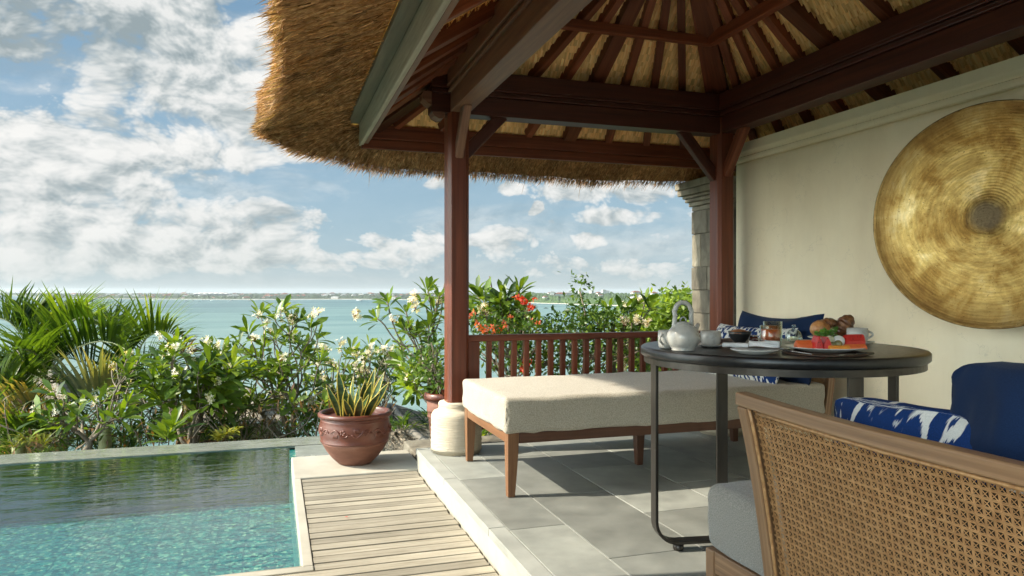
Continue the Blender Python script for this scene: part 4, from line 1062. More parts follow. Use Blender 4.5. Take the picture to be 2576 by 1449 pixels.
ball('grape', FP(-.002,-.062,.024), .012, 'olivegreen', 'small dull green grape beside the watermelon pair', 'fruit')
o = MB()
for k in range(16):
    a = rnd.uniform(0, 6.28); c_ = FP(-.012+.035*rnd.random(), .0+.02*rnd.random(), .045+.022*rnd.random())
    X = Vector((math.cos(a), math.sin(a), rnd.uniform(.0,.7))).normalized(); Y = X.cross(UP).normalized(); Z = X.cross(Y)
    o.grid(lambda u, v: c_+X*(u*.045)+Y*((v-.5)*.026*math.sin(math.pi*min(u+.1,1)))+Z*(.008*math.sin(u*9+k)*(v-.5)), 6, 3)
tag(o.build('salad_leaves', M['leafgreen'], solid=.001), 'green salad leaves behind the watermelon slices', 'salad')
# breads
def BP(dx, dy, dz): return cbr+RT*dx+FW*dy+UP*dz
def loaf(c0, X, Y, L, w_, h_, bumps, nb, wob=.08):
    """baked shape: long axis X, ridged by bumps"""
    o = MB(); Z = X.cross(Y)
    def f(u, v):
        a = 2*math.pi*v; k = max(0, math.sin(math.pi*u))**.55; s_ = 1+bumps*abs(math.sin(u*math.pi*nb))
        p = Vector((math.cos(a), math.sin(a), u*3)); s_ *= 1+wob*mnoise.noise(p*1.7)
        return c0+X*((u-.5)*L)+Y*(math.cos(a)*w_/2*k*s_)+Z*(math.sin(a)*h_/2*k*s_)
    o.grid(f, 40, 22); return o
o = loaf(BP(-.060, -.035, .052), RT, FW, .088, .085, .080, .0, 1, .12); tag(o.build('bread_roll', M['crust']), 'round golden bread roll at the left of the breads', 'bread')
o = loaf(BP(-.016, -.015, .078), (RT+UP*.05).normalized(), FW, .085, .070, .042, .14, 3.5, .15); tag(o.build('pastry', M['darkcrust']), 'dark glazed pastry on top between the roll and the croissant', 'pastry')
Xc = (RT*.62+UP*.72+FW*.1).normalized(); Yc = Xc.cross(RT*-.5+FW).normalized()
o = loaf(BP(.052, -.02, .066), Xc, Yc, .118, .074, .062, .16, 5.5, .10); tag(o.build('croissant', M['darkcrust']), 'brown croissant propped at the right of the breads', 'croissant')
# ================================================================ plants
def leafmat(name, dark, mid, lite, rough=.38, trans=.35):
    m, t, b = base_mat(name); tv = tintv(t); n = t.noise(lcv(t), 14, 3, .6)
    f = t.math('ADD', t.math('MULTIPLY', tv, .75), t.math('MULTIPLY', t.math('SUBTRACT', n, .5), .5), clamp=True)
    col = t.ramp(f, [(.05, dark), (.45, mid), (.9, lite)])
    t.l.new(col, b.inputs['Base Color']); b.inputs['Roughness'].default_value = rough; b.inputs['Specular IOR Level'].default_value = .45
    tr = t.new('ShaderNodeBsdfTranslucent'); t.l.new(t.mix(1.0, col, (1.9, 1.7, .45, 1), 'MULTIPLY'), tr.inputs[0])
    mx = t.new('ShaderNodeMixShader', i_0=trans); t.l.new(b.outputs[0], mx.inputs[1]); t.l.new(tr.outputs[0], mx.inputs[2])
    t.l.new(mx.outputs[0], t.n['Material Output'].inputs[0]); return m
M['frleaf'] = leafmat('frangipani_leaf', (.03,.07,.011), (.13,.215,.022), (.31,.40,.05))
M['palmleaf'] = leafmat('palm_leaflet', (.02,.05,.008), (.09,.16,.02), (.28,.33,.045), .4, .45)
M['oldpalm'] = leafmat('fading_palm_leaflet', (.12,.15,.09), (.27,.26,.13), (.46,.30,.08), .5, .3)
M['drypalm'] = leafmat('dry_palm_leaflet', (.10,.05,.02), (.24,.13,.05), (.38,.23,.10), .6, .2)
M['bushleaf'] = leafmat('bougainvillea_leaf', (.02,.055,.01), (.075,.15,.025), (.22,.33,.06))
M['lime'] = leafmat('lime_green_leaf', (.075,.13,.016), (.19,.28,.03), (.34,.44,.07), .5, .4)
M['yellowleaf'] = leafmat('yellow_croton_leaf', (.07,.11,.015), (.20,.22,.03), (.42,.38,.06), .4, .3)
M['petal'] = leafmat('cream_petal', (.62,.50,.30), (.74,.68,.54), (.82,.80,.72), .6, .3)
M['red'] = leafmat('red_bract', (.42,.03,.02), (.60,.06,.035), (.72,.16,.07), .6, .35)
M['coral'] = leafmat('coral_bract', (.55,.10,.05), (.68,.2,.10), (.75,.36,.2), .6, .35)
M['stalk'] = surf('pink_flower_stalk', [(.3, (.22,.06,.03)), (.7, (.34,.13,.07))], nscale=20, rough=.6)
M['bark'] = surf('grey_frangipani_bark', [(.25, (.09,.072,.05)), (.55, (.20,.165,.12)), (.8, (.33,.285,.22))], (3, 12, 12), 4, detail=6, rough=.85, bump=.6, bscale=9, bdist=.004)
M['shaft'] = surf('pale_palm_shaft', [(.25, (.20,.20,.06)), (.5, (.33,.34,.16)), (.8, (.45,.46,.30))], (2.5, 3, 3), 4, detail=5, rough=.45, bump=.2)
M['terra'] = surf('terracotta', [(.25, (.075,.020,.011)), (.55, (.13,.036,.02)), (.8, (.20,.068,.042))], (1,1,1), 7, detail=8, rough=.42, rvar=.15, bump=.2, bscale=40, bdist=.001, coat=.12)
M['terra2'] = surf('bare_terracotta', [(.25, (.11,.04,.025)), (.55, (.19,.08,.052)), (.8, (.31,.165,.115))], (1,1,2.5), 6, detail=8, rough=.75, bump=.3, bscale=40, bdist=.001)
M['soil'] = surf('dark_soil', [(.3, (.02,.013,.008)), (.7, (.06,.04,.025))], nscale=60, rough=.95, bump=1, bdist=.01)

def rand_dir(): 
    v = Vector((rnd.gauss(0,1), rnd.gauss(0,1), rnd.gauss(0,1))); return v.normalized()
def leaf(o, p, d, up, L, W, droop=.25, tint=.5, ns=4, fold=.25):
    """obovate leaf with a folded midrib"""
    d = d.normalized(); s = d.cross(up); 
    if s.length < 1e-3: s = d.cross(Vector((1,0,0)))
    s.normalize(); n = s.cross(d).normalized()
    vs = [p]; q = p.copy(); dd = d.copy(); prof = [.0, .55, .92, 1.0, .0] if ns == 4 else [.0, .9, .0]
    m_ = len(prof)-1
    for i in range(1, m_+1):
        dd = (dd+Vector((0,0,-droop/m_))).normalized(); q = q+dd*(L/m_)
        nn = s.cross(dd).normalized()
        if i < m_:
            w_ = W/2*prof[i]; vs += [q-s*w_+nn*w_*fold, q, q+s*w_+nn*w_*fold]
        else: vs.append(q)
    fs = [(0,2,1), (0,3,2)]
    for i in range(1, m_-1):
        b_ = 1+(i-1)*3; fs += [(b_,b_+1,b_+4,b_+3), (b_+1,b_+2,b_+5,b_+4)]
    b_ = 1+(m_-2)*3; e_ = len(vs)-1; fs += [(b_,b_+1,e_), (b_+1,b_+2,e_)]
    o.add(vs, fs, None, tint, True)
def rosette(o, p, ax, n, L, tilt=.9):
    ax = ax.normalized(); a0 = rnd.random()*6.28; u = ax.orthogonal().normalized(); v = ax.cross(u)
    base = rnd.uniform(.25, .75)
    for k in range(n):
        a = a0+k*2.399; f = k/n
        out = u*math.cos(a)+v*math.sin(a)
        d = out*(.35+.9*f*tilt)+ax*(1.0-.75*f)
        LL = L*rnd.uniform(.7, 1.12)*(.65+.35*min(1, f*2+.3))
        leaf(o, p-ax*.05*f*1.2+out*.008, d, ax, LL, LL*rnd.uniform(.24,.33), rnd.uniform(.2,.8), min(1, max(0, base+rnd.gauss(0,.2))), fold=rnd.uniform(.1,.45))
def flowers(t_, p, ax, n, r):
    o = MB(); st_ = MB()
    for k in range(n):
        c = p+ax*r*rnd.uniform(.2,1.0)+rand_dir()*r*rnd.uniform(.3,1)
        if st_ is not None and rnd.random() < .6: st_.tube([p-ax*.01, (p+c)/2+rand_dir()*.008, c], [.0026,.0022,.0018], 4)
        f = (c-p).normalized()*.6+rand_dir()*.7+Vector((-.3,-.5,.4)); f.normalize(); u = f.orthogonal().normalized(); v = f.cross(u); a0 = rnd.random()*6
        s = rnd.uniform(.016,.026)*r/.05; tn = rnd.uniform(.3,1)
        for q in range(5):
            a = a0+q*1.2566; d = u*math.cos(a)+v*math.sin(a); e_ = u*math.cos(a+.9)+v*math.sin(a+.9)
            o.add([c, c+d*s*.75+e_*s*.35+f*s*.12, c+d*s*1.05+f*s*.25, c+d*s*.7-e_*s*.4+f*s*.05], [(0,1,2,3)], None, min(1, max(0, tn+rnd.gauss(0,.12))), True)
    fc = o.build('flower_cluster', M['petal'], t_)
    WORG[fc.name] = WORG[t_.name]
    if st_.v: st_.build('stalk', M['stalk'], fc)
def twigpath(a, b, bend, n=6):
    pts = []; r1 = rand_dir()*bend*(b-a).length; r2 = rand_dir()*bend*(b-a).length
    for i in range(n+1):
        f = i/n; p = a.lerp(b, f)+r1*math.sin(math.pi*f)+r2*math.sin(2*math.pi*f)*.5; p.z -= .10*(b-a).length*math.sin(math.pi*f)*.6; pts.append(p)
    return pts
def grow(o, p, tips, r, depth=0, dirn=None):
    """forking branches from p to every tip (candelabra habit)"""
    if len(tips) == 1:
        t_ = tips[0]; pts = twigpath(p, t_, .09, 6); rs = [max(.0065, r*(1-.45*i/6)) for i in range(7)]
        o.tube(pts, rs, 6, tint=rnd.random()); return
    c = sum(tips, Vector())/len(tips)
    f = .16 if depth == 0 else rnd.uniform(.30, .48)
    q = p.lerp(c, f); q.z -= .06*(c-p).length*f; q += rand_dir()*.05*(c-p).length
    o.tube(twigpath(p, q, .07, 4), [r*(1-.2*i/4) for i in range(5)], 7, tint=rnd.random())
    # split into two or three groups
    k = 2 if len(tips) < 5 else (4 if depth == 0 and len(tips) > 8 else (2 if rnd.random() < .6 else 3))
    cen = rnd.sample(tips, k)
    for _ in range(4):
        gr = [[] for _ in range(k)]
        for t_ in tips: gr[min(range(k), key=lambda i: (t_-cen[i]).length)].append(t_)
        cen = [sum(g, Vector())/len(g) if g else cen[i] for i, g in enumerate(gr)]
    for g in gr:
        if g: grow(o, q, g, max(.0075, r*.80*(len(g)/len(tips))**.28), depth+1)
def frangipani(label, base, tips, regions, L=.19, r0=.045, fl=.3, nleaf=11, fpos=(), fsize=.05, group=None, bare=.12, ds=1.0):
    T = []; L *= ds; r0 *= ds; fsize *= ds; base = (base[0], base[1], base[2]*ds)
    tips = [(q[0], q[1], q[2]*ds) for q in tips]; regions = [(*q[:5], q[5]*ds, q[6]*ds) for q in regions]; fpos = [(q[0], q[1], q[2]*ds, q[3]) for q in fpos]
    for q in tips: T.append((P(*q), 1.0))
    for (cx, cy, rx, ry, n, d0, d1) in regions:
        for _ in range(n):
            a = rnd.random()*6.283; rr = math.sqrt(rnd.random())
            T.append((P(cx+rx*rr*math.cos(a), cy+ry*rr*math.sin(a), rnd.uniform(d0, d1)), rnd.uniform(.6, 1)))
    b_ = P(*base); t_ = thing('frangipani_tree', label, 'tree', b_, group)
    o = MB(); grow(o, b_, [x[0] for x in T], r0); o.build('branches', M['bark'], t_)
    lf = MB()
    cc = sum((x[0] for x in T), Vector())/len(T)
    for (p, s) in T:
        ax = ((p-cc).normalized()*.45+Vector((0,0,.75))+rand_dir()*.35).normalized()
        if rnd.random() > bare: rosette(lf, p, ax, int(nleaf*rnd.uniform(.7,1.25)), L*s)
        if rnd.random() < fl: flowers(t_, p+ax*.035, ax, rnd.randint(4, 10), fsize)
    for (px, py, d, n) in fpos: 
        flowers(t_, P(px, py, d), Vector((0,-.2,1)), n, fsize*1.05)
    lf.build('crown', M['frleaf'], t_)
    return t_

frangipani('frangipani tree with a crooked trunk and high crown left of the terracotta pot', (728,1160,6.9),
  [(655,790,6.9),(690,800,6.8),(712,778,7.0),(757,800,6.9),(800,800,6.8),(782,822,6.7),(735,812,6.9),(622,835,7),(600,862,6.9),(680,848,6.8),(662,868,7.2),(770,880,7.1),(800,850,7.1)],
  [(700,900,110,60,32,6.6,7.6),(660,985,140,55,26,6.5,7.5),(760,1010,70,50,10,6.6,7.2)], L=.20, r0=.048, fl=.45, ds=1.17, fpos=[(650,800,6.8,8),(672,818,6.8,9),(705,800,6.8,9),(735,808,6.8,8),(785,800,6.7,7),(640,855,6.8,8)])
frangipani('frangipani tree with large bright leaves in the middle of the hedge', (480,1180,6.4),
  [(430,905,6.2),(400,935,6.2),(468,885,6.3),(520,865,6.5),(445,868,6.4),(560,890,6.5),(383,965,6.1),(405,1005,6.1),(590,960,6.6),(560,1000,6.4),(500,935,6.1),(540,920,6.4),(455,955,6.1)],
  [(480,930,110,60,28,6.1,7.0),(560,980,90,70,22,6.2,7.2),(440,1010,90,50,14,6.1,6.8)], L=.235, r0=.042, fl=.3, ds=1.14, fpos=[(520,865,6.4,8),(548,880,6.4,8),(478,900,6.2,7),(400,855,6.4,6)])
frangipani('small low frangipani with long pale leaves at the left pool rim', (215,1140,6.3),
  [(112,1020,6.1),(122,1062,6.1),(155,1052,6.2),(192,1045,6.2),(132,988,6.2),(95,1045,6.2),(250,1010,6.3),(310,1050,6.3)], [(220,1030,120,45,14,6.2,6.8),(330,950,60,50,10,6.6,7.2)], L=.21, r0=.035, fl=.35, nleaf=8)
frangipani('twiggy frangipani full of cream flowers behind the terracotta pot', (930,1230,7.4),
  [], [(890,925,130,55,46,6.8,8.0),(870,1000,120,55,34,6.8,7.8),(960,905,60,50,18,6.8,7.6)], L=.175, r0=.045, fl=.5, nleaf=10, ds=1.25, bare=.35, fpos=[(930,885,6.8,9),(960,890,6.8,9),(820,880,7,8),(855,870,7,8)])
frangipani('frangipani tree leaning out with white flower clusters left of the near post', (1120,1110,6.2),
  [(974,758,6.3),(1076,728,6.2),(1105,742,6.1),(1021,783,6.2),(1048,838,6.2),(1025,868,6.2),(1095,775,6.2),(1062,760,6.3),(1120,705,6.4),(1085,810,6.2),(945,800,6.3),(1065,925,6.1),(1040,945,6.0),(1100,880,6.2),(1010,910,6.3)],
  [(1055,880,65,80,26,6.0,6.8),(1060,970,60,45,16,5.9,6.5)], L=.17, r0=.045, fl=.1, nleaf=12, fpos=[(893,800,6.2,14),(896,792,6.2,10),(988,808,6.2,9),(1037,762,6.1,12),(1045,775,6.1,12),(1040,750,6.1,8)], fsize=.045)
frangipani('frangipani with two tall leafy tops right of the near post', (1300,1000,6.3),
  [(1231,695,6.3),(1262,738,6.2),(1306,730,6.2),(1197,735,6.3),(1275,752,6.1),(1215,752,6.2),(1320,745,6.3),(1250,770,6.2),(1195,790,6.3)],
  [(1255,805,65,45,18,6.1,6.7),(1310,800,50,40,8,6.2,6.8)], L=.20, r0=.04, fl=.05, nleaf=12, fpos=[(1214,780,6.1,13),(1222,790,6.1,12),(1316,790,6.1,10),(1206,795,6.1,8)], fsize=.05)
frangipani('frangipani with a grey crooked stem near the stone pillar', (1556,1010,6.3),
  [(1601,770,6.5),(1585,785,6.4),(1637,775,6.5),(1567,783,6.5),(1545,800,6.4),(1620,760,6.6),(1530,780,6.7)],
  [(1550,840,70,40,16,6.2,6.8)], L=.19, r0=.045, fl=.1, nleaf=10, fpos=[(1570,818,6.2,12),(1601,815,6.2,13),(1627,820,6.2,10),(1560,905,6.1,12),(1570,930,6.1,12)], fsize=.05)

# ---- palms
def frond(o, st_, pts, L, n=42, upw=.75, tint0=.5, wid=.034, tipd=1.0):
    P_ = samp([P(*q) for q in pts], 40)
    st_.tube(P_[::4]+[P_[-1]], [.013-.0100*i/10 for i in range(len(P_[::4])+1)], 6, tint=.6)
    n = int(n*.85)
    for i in range(n):
        f = .10+.90*i/n; s = f*40; k = min(int(s), 39); p = P_[k].lerp(P_[k+1], s-k)
        T = (P_[min(k+2, 40)]-P_[max(k-1, 0)]).normalized(); S = T.cross(UP).normalized(); U = S.cross(T).normalized()
        if U.z < 0: U = -U
        LL = L*(.45+.85*math.sin(math.pi*min(1, f*.95+.12))**.8)*rnd.uniform(.85,1.1)*(1-.45*max(0, f-.75)/.25)
        for sd in (-1, 1):
            if rnd.random() < .03: continue
            d = (T*(.55+.4*f)+S*sd*rnd.uniform(.42,.62)+U*upw*rnd.uniform(.8,1.15)).normalized()
            q = p.copy(); vs = []; w_ = wid*rnd.uniform(.8,1.2); dd = d.copy(); dr = rnd.uniform(.25,.6)*tipd
            sdv = dd.cross(U).normalized()
            for m_ in range(5):
                ww = w_*[.45,1,.85,.5,.04][m_]/2; vs += [q-sdv*ww, q+T*ww*.35, q+sdv*ww]
                dd = (dd+Vector((0,0,-dr*(m_+1)*.13))).normalized(); q = q+dd*LL/4
            fs = []
            for m_ in range(4):
                b_ = m_*3; fs += [(b_,b_+1,b_+4,b_+3), (b_+1,b_+2,b_+5,b_+4)]
            o.add(vs, fs, None, min(1, max(0, rnd.gauss(tint0, .16)+.25*(f-.5))), True)
def palm(label, base, fronds, trunk=None):
    base = (base[0], base[1], base[2]*PS); fronds = [([(q[0], q[1], q[2]*PS) for q in f[0]], f[1]*PS, f[2]) for f in fronds]
    if trunk: trunk = ((*trunk[0][:2], trunk[0][2]*PS), (*trunk[1][:2], trunk[1][2]*PS), trunk[2]*PS)
    b_ = P(*base); t_ = thing('palm_tree', label, 'palm', b_)
    if trunk:
        p0, p1, r = trunk; o = MB(); a, c = P(*p0), P(*p1)
        o.tube([a.lerp(c, k/8) for k in range(9)], [r*(1.15-.1*k/8-.25*(k/8)**4+.03*math.sin(k*2.2)) for k in range(9)], 14); o.build('trunk', M['shaft'], t_)
    for (pts, L, kw) in fronds:
        o = MB(); s_ = MB(); mt = kw.pop('mat', 'palmleaf'); frond(o, s_, pts, L, **kw)
        f_ = o.build('frond', M[mt], t_); s2 = s_.build('midrib', M['shaft'], f_)
PS = 1.22
d = 7.0
palm('tall green palm with arching fronds rising above the sea line at the left', (120,1000,7.0), [
  ([(125,930,d),(140,850,d),(176,808,d-.1),(227,798,d-.3),(268,822,d-.5)], .36, dict(upw=.8, n=50)),
  ([(115,930,d),(85,840,d),(80,800,d+.1),(112,775,d+.2)], .34, dict(upw=.5, n=40)),
  ([(110,930,d),(60,850,d),(15,805,d),(-40,800,d)], .42, dict(upw=.8, tint0=.4)),
  ([(130,930,d),(185,880,d-.2),(255,858,d-.4),(320,882,d-.6),(345,945,d-.8)], .46, dict(upw=.95, tint0=.25, n=52)),
  ([(120,950,d),(60,905,d-.3),(-20,930,d-.5)], .40, dict(upw=.8, tint0=.3)),
  ([(120,930,d),(150,825,d+.4),(175,795,d+.6),(220,785,d+.8)], .32, dict(upw=.6, tint0=.45)),
  ([(118,940,d),(90,890,d-.4),(40,880,d-.8),(0,920,d-1)], .36, dict(upw=.6, tint0=.35)),
  ([(120,930,d),(200,850,d+.5),(280,815,d+.7),(330,840,d+.9)], .38, dict(upw=.8, tint0=.35))],
  trunk=((50,1200,6.5),(46,1050,6.5),.050))
palm('palm with a pale swollen shaft and a fading silver frond behind the pool rim', (268,1140,6.8), [
  ([(330,960,7.2),(360,860,7.2),(415,835,7.1),(478,862,7.0)], .40, dict(upw=.95, n=44)),
  ([(300,980,7.2),(320,890,7.3),(290,835,7.4),(235,815,7.4)], .38, dict(upw=.8, tint0=.35)),
  ([(290,1010,7.0),(220,920,6.9),(150,900,6.8),(80,930,6.7)], .40, dict(upw=.7, tint0=.2)),
  ([(190,1030,6.5),(235,985,6.4),(295,980,6.35),(330,1040,6.3)], .42, dict(upw=1.0, mat='oldpalm', n=46, tint0=.35)),
  ([(300,990,7.3),(370,930,7.4),(430,920,7.5),(470,960,7.6)], .36, dict(upw=.8, tint0=.25)),
  ([(290,1000,7.1),(340,970,7.0),(390,985,6.9),(420,1040,6.8)], .34, dict(upw=.5, tint0=.25)),
  ([(420,960,7.6),(440,900,7.6),(475,885,7.6),(505,905,7.6)], .24, dict(upw=.9, mat='drypalm', n=30))],
  trunk=((262,1200,6.3),(266,1040,6.3),.048))
palm('low palm with browning fronds at the far left edge', (20,1120,6.5), [
  ([(10,1080,6.5),(30,980,6.5),(70,940,6.4),(125,965,6.3)], .36, dict(upw=.8, tint0=.3)),
  ([(0,1080,6.5),(-10,980,6.4),(-40,930,6.3)], .36, dict(upw=.7, tint0=.3)),
  ([(10,1090,6.4),(60,1020,6.3),(100,1010,6.2),(140,1060,6.1)], .32, dict(upw=.6, mat='oldpalm', tint0=.75)),
  ([(10,1090,6.4),(20,1010,6.3),(0,960,6.2),(-30,950,6.2)], .34, dict(upw=.6, mat='palmleaf', tint0=.5)),
  ([(20,1110,6.4),(80,1080,6.2),(130,1090,6.1)], .28, dict(upw=.7, tint0=.3))])

# ---- low planting along the pool rim
def tuft(o, p, n, L, W, spread=1.0, tint0=.4):
    for k in range(n):
        a = rnd.random()*6.283; d = Vector((math.cos(a)*spread, math.sin(a)*spread, rnd.uniform(.5,1.6)))
        leaf(o, p+rand_dir()*.02, d, UP, L*rnd.uniform(.6,1.1), W, rnd.uniform(.3,1.1), min(1, max(0, rnd.gauss(tint0,.2))), fold=.3)
o = MB()
for k in range(230):
    px = rnd.uniform(-20, 820) if k < 130 else rnd.uniform(-20, 330); tuft(o, P(px, (rnd.uniform(1060,1150) if k < 130 else rnd.uniform(960,1150))-px*.03, rnd.uniform(7.4, 10)), rnd.randint(9, 16), rnd.uniform(.2,.46), rnd.uniform(.012,.03), tint0=rnd.uniform(.1,.45))
for k in range(60):
    tuft(o, P(rnd.uniform(820,1700), rnd.uniform(1050,1120), rnd.uniform(7.0, 8.5)), rnd.randint(9, 16), rnd.uniform(.15,.36), rnd.uniform(.02,.04), tint0=rnd.uniform(.1,.5))
struct(o.build('undergrowth', M['palmleaf']), 'stuff')
o = MB(); 
for q in ((565,1098,6.3),(585,1090,6.4),(550,1105,6.3)): tuft(o, P(*q), 26, .12, .022, tint0=.7)
tag(o.build('yellow_shrub', M['yellowleaf']), 'small yellow leaved shrub at the pool rim below the hedge', 'shrub')
o = MB()
for q in ((70,1115,6.2),(110,1120,6.2),(30,1125,6.2)): tuft(o, P(*q), 24, .17, .016, tint0=.5)
tag(o.build('yellow_grass_plant', M['yellowleaf']), 'yellow green grassy plant at the left end of the pool rim', 'plant')
o = MB()
for q in ((435,1075,6.15),(420,1095,6.1)): rosette(o, P(*q), Vector((0,-.1,1)), 14, .26)
tag(o.build('broadleaf_plant', M['frleaf']), 'dark broad leaved plant at the pool rim below the middle frangipani', 'plant')

# ---- bushes with stems and small leaves
def bush(name, label, cat, base, blobs, leafL, per, mat, br=None, brb=(), nst=14, stemr=.008, clump=.10):
    b_ = P(*base); t_ = thing(name, label, cat, b_); lf = MB(); st_ = MB(); fo = MB()
    tips = []
    for (cx, cy, rx, ry, d0, d1, n) in blobs:
        for k in range(n):
            a = rnd.random()*6.283; rr = math.sqrt(rnd.random())
            c = P(cx+rx*rr*math.cos(a), cy+ry*rr*math.sin(a), rnd.uniform(d0, d1)); tips.append(c)
            tn = min(1, max(0, rnd.gauss(.5, .22)))
            for q in range(per):
                p = c+Vector((rnd.gauss(0,1), rnd.gauss(0,1), rnd.gauss(0,1)))*clump*.5
                d = rand_dir()+Vector((0,0,.25)); leaf(lf, p, d, rand_dir(), leafL*rnd.uniform(.6,1.2), leafL*rnd.uniform(.4,.6), .3, min(1, max(0, tn+rnd.gauss(0,.15))), ns=2)
    grow(st_, b_, rnd.sample(tips, min(nst, len(tips))), stemr*3)
    for k in range(nst*2):
        a, c = rnd.sample(tips, 2)
        if (a-c).length < .5: st_.tube(twigpath(a, c, .15, 4), stemr*.5, 4)
    lf.build('leaves', M[mat], t_); st_.build('stems', M['bark'], t_)
    for (px, py, dd, rx, ry, n, bm) in brb:
        for g_ in range(max(1, n//3)):
            fo = MB(); c0 = P(px+rnd.gauss(0, rx), py+rnd.gauss(0, ry), dd+rnd.uniform(-.12,.12))
            for q in range(9):
                leaf(fo, c0+rand_dir()*.014, rand_dir(), rand_dir(), .028, .022, .1, rnd.random(), ns=2)
            fo.build('blossom_cluster', M[bm], t_)
    return t_
bush('bougainvillea', 'bougainvillea with red and coral bracts behind the railing near the post', 'shrub', (1290,1020,5.9),
  [(1235,815,50,28,5.6,6.1,34),(1260,880,70,60,5.6,6.2,60),(1340,880,60,55,5.6,6.2,46),(1310,820,45,20,5.6,6.1,16)], .05, 9, 'bushleaf',
  brb=[(1328,765,5.8,14,9,26,'red'),(1308,757,5.8,8,7,12,'red'),(1250,828,5.7,14,5,18,'coral'),(1205,822,5.7,10,12,16,'coral'),(1275,800,5.8,20,14,14,'coral'),(1326,915,5.7,7,14,30,'red'),(1355,812,5.8,10,8,8,'coral'),(1195,785,5.8,8,10,8,'coral')], nst=20, stemr=.005)
bush('leafy_shrub', 'upright small leaved green shrub behind the middle of the railing', 'shrub', (1440,1020,6.0),
  [(1420,830,60,40,5.8,6.5,60),(1462,770,20,45,6,6.2,18),(1460,715,4,16,6.1,6.1,5),(1500,800,50,35,5.9,6.5,36),(1430,900,90,50,5.8,6.6,80),(1540,890,60,60,5.8,6.6,60),(1620,900,50,50,5.8,6.6,36)], .052, 9, 'bushleaf', nst=24, stemr=.006)
bush('climbing_plant', 'leafy climber hanging over the second pot left of the near post', 'plant', (1112,1000,5.3),
  [(1085,900,35,40,5.1,5.6,26),(1050,920,35,25,5.2,5.6,14),(1100,955,25,20,5.1,5.5,12)], .05, 9, 'bushleaf', nst=12, stemr=.004)
bush('lime_tree', 'bright lime green leafy tree beside the stone pillar', 'tree', (1700,1000,9.5),
  [(1700,820,80,60,8.5,10,330),(1640,850,70,50,8.6,10,200),(1730,800,50,45,8.5,10,160),(1610,880,60,50,8.6,9.6,110)], .10, 12, 'lime', nst=16, stemr=.012, clump=.2)
bush('hedge_shrub', 'dark green shrub mass growing at the foot of the stone pillar', 'shrub', (1640,1010,6.5),
  [(1680,930,60,60,6.0,7.0,60),(1740,900,60,60,6.2,7.4,40)], .06, 10, 'bushleaf', nst=14, stemr=.007)

# ================================================================ pots
pc = G(893, 1163, DZ+.0085); pc.z = DZ+.0085
pot = thing('terracotta_pot', 'large glazed terracotta pot with floral relief on the stone plinth', 'pot', pc)
o = MB(); o.lathe([(0,.001),(.105,.001),(.113,.008),(.15,.045),(.185,.090),(.210,.135),(.217,.147)], pc, 64); o.build('lower_body', M['terra2'], pot)
o = MB(); o.lathe([(.217,.1475),(.2215,.152),(.2215,.157),(.2185,.161),(.226,.190),(.2285,.225),(.226,.262),(.220,.284),(.222,.288),(.218,.292),(.216,.298),(.222,.305)], pc, 64); o.build('upper_body', M['terra'], pot)
o = MB(); o.lathe([(.219,.3052),(.232,.309),(.238,.318),(.237,.330),(.230,.337),(.221,.339),(.212,.334),(.206,.320),(.203,.29),(.205,.24)], pc, 64); o.build('rim', M['terra'], pot)
o = MB(); o.lathe([(0,.272),(.10,.276),(.2048,.268)], pc, 40, wob=.0); o.build('soil', M['soil'], pot)
def onp(a, z, off=0):
    r_ = .2275-.9*abs(z-.228)**1.6+off; return pc+Vector((r_*math.cos(a), r_*math.sin(a), z))
o = MB(); cf = math.atan2(-pc.y, -pc.x)
for k in range(7):
    a0 = cf+(k-3)*.62+.18; sgn = 1 if k % 2 else -1
    o.tube([onp(a0+q*.055, .225+sgn*.022*math.sin(q*.62)) for q in range(-5, 6)], [.004+.004*math.sin(math.pi*(q+5)/10) for q in range(-5, 6)], 8)
    for q in range(5):
        b0 = a0-.16+q*.03; o.tube([onp(b0, .228), onp(b0-.028, .228+sgn*.018), onp(b0-.062, .228+sgn*.034)], [.003,.0065,.002], 7)
    for q in range(5):
        b0 = a0+.10; an = q*1.2566; o.lathe([(0,-.004),(.010,-.002),(.011,.002),(.006,.007),(0,.008)], onp(b0+.055*math.cos(an), .232+.013*math.sin(an), -.004), 10, axis=Matrix(((math.sin(b0), 0, math.cos(b0)), (-math.cos(b0), 0, math.sin(b0)), (0, 1, 0))))
o.build('floral_relief', M['terra'], pot)
m, t, b = base_mat('snake_leaf'); v = lcv(t); tv = tintv(t)
bd = t.noise(t.scale(v, (2, 2, 26)), 2.2, 4, .7)
grn = t.ramp(bd, [(.4, (.018,.045,.018)), (.6, (.075,.13,.05))])
t.l.new(t.mix(t.math('GREATER_THAN', tv, .5), grn, (.62,.50,.10,1)), b.inputs['Base Color']); b.inputs['Roughness'].default_value = .35
M['snake'] = m
spl = thing('snake_plant', 'snake plant with yellow edged sword leaves growing in the terracotta pot', 'plant', pc+UP*.275)
tipsD = [(849,930,4.72),(820,968,4.66),(944,924,4.78),(968,934,4.68),(978,962,4.62),(880,985,4.55),(908,1000,4.52),(928,992,4.6),(918,955,4.75),(888,948,4.8),(868,975,4.65),(955,985,4.55),(865,1005,4.6),(935,960,4.66),(903,968,4.7)]
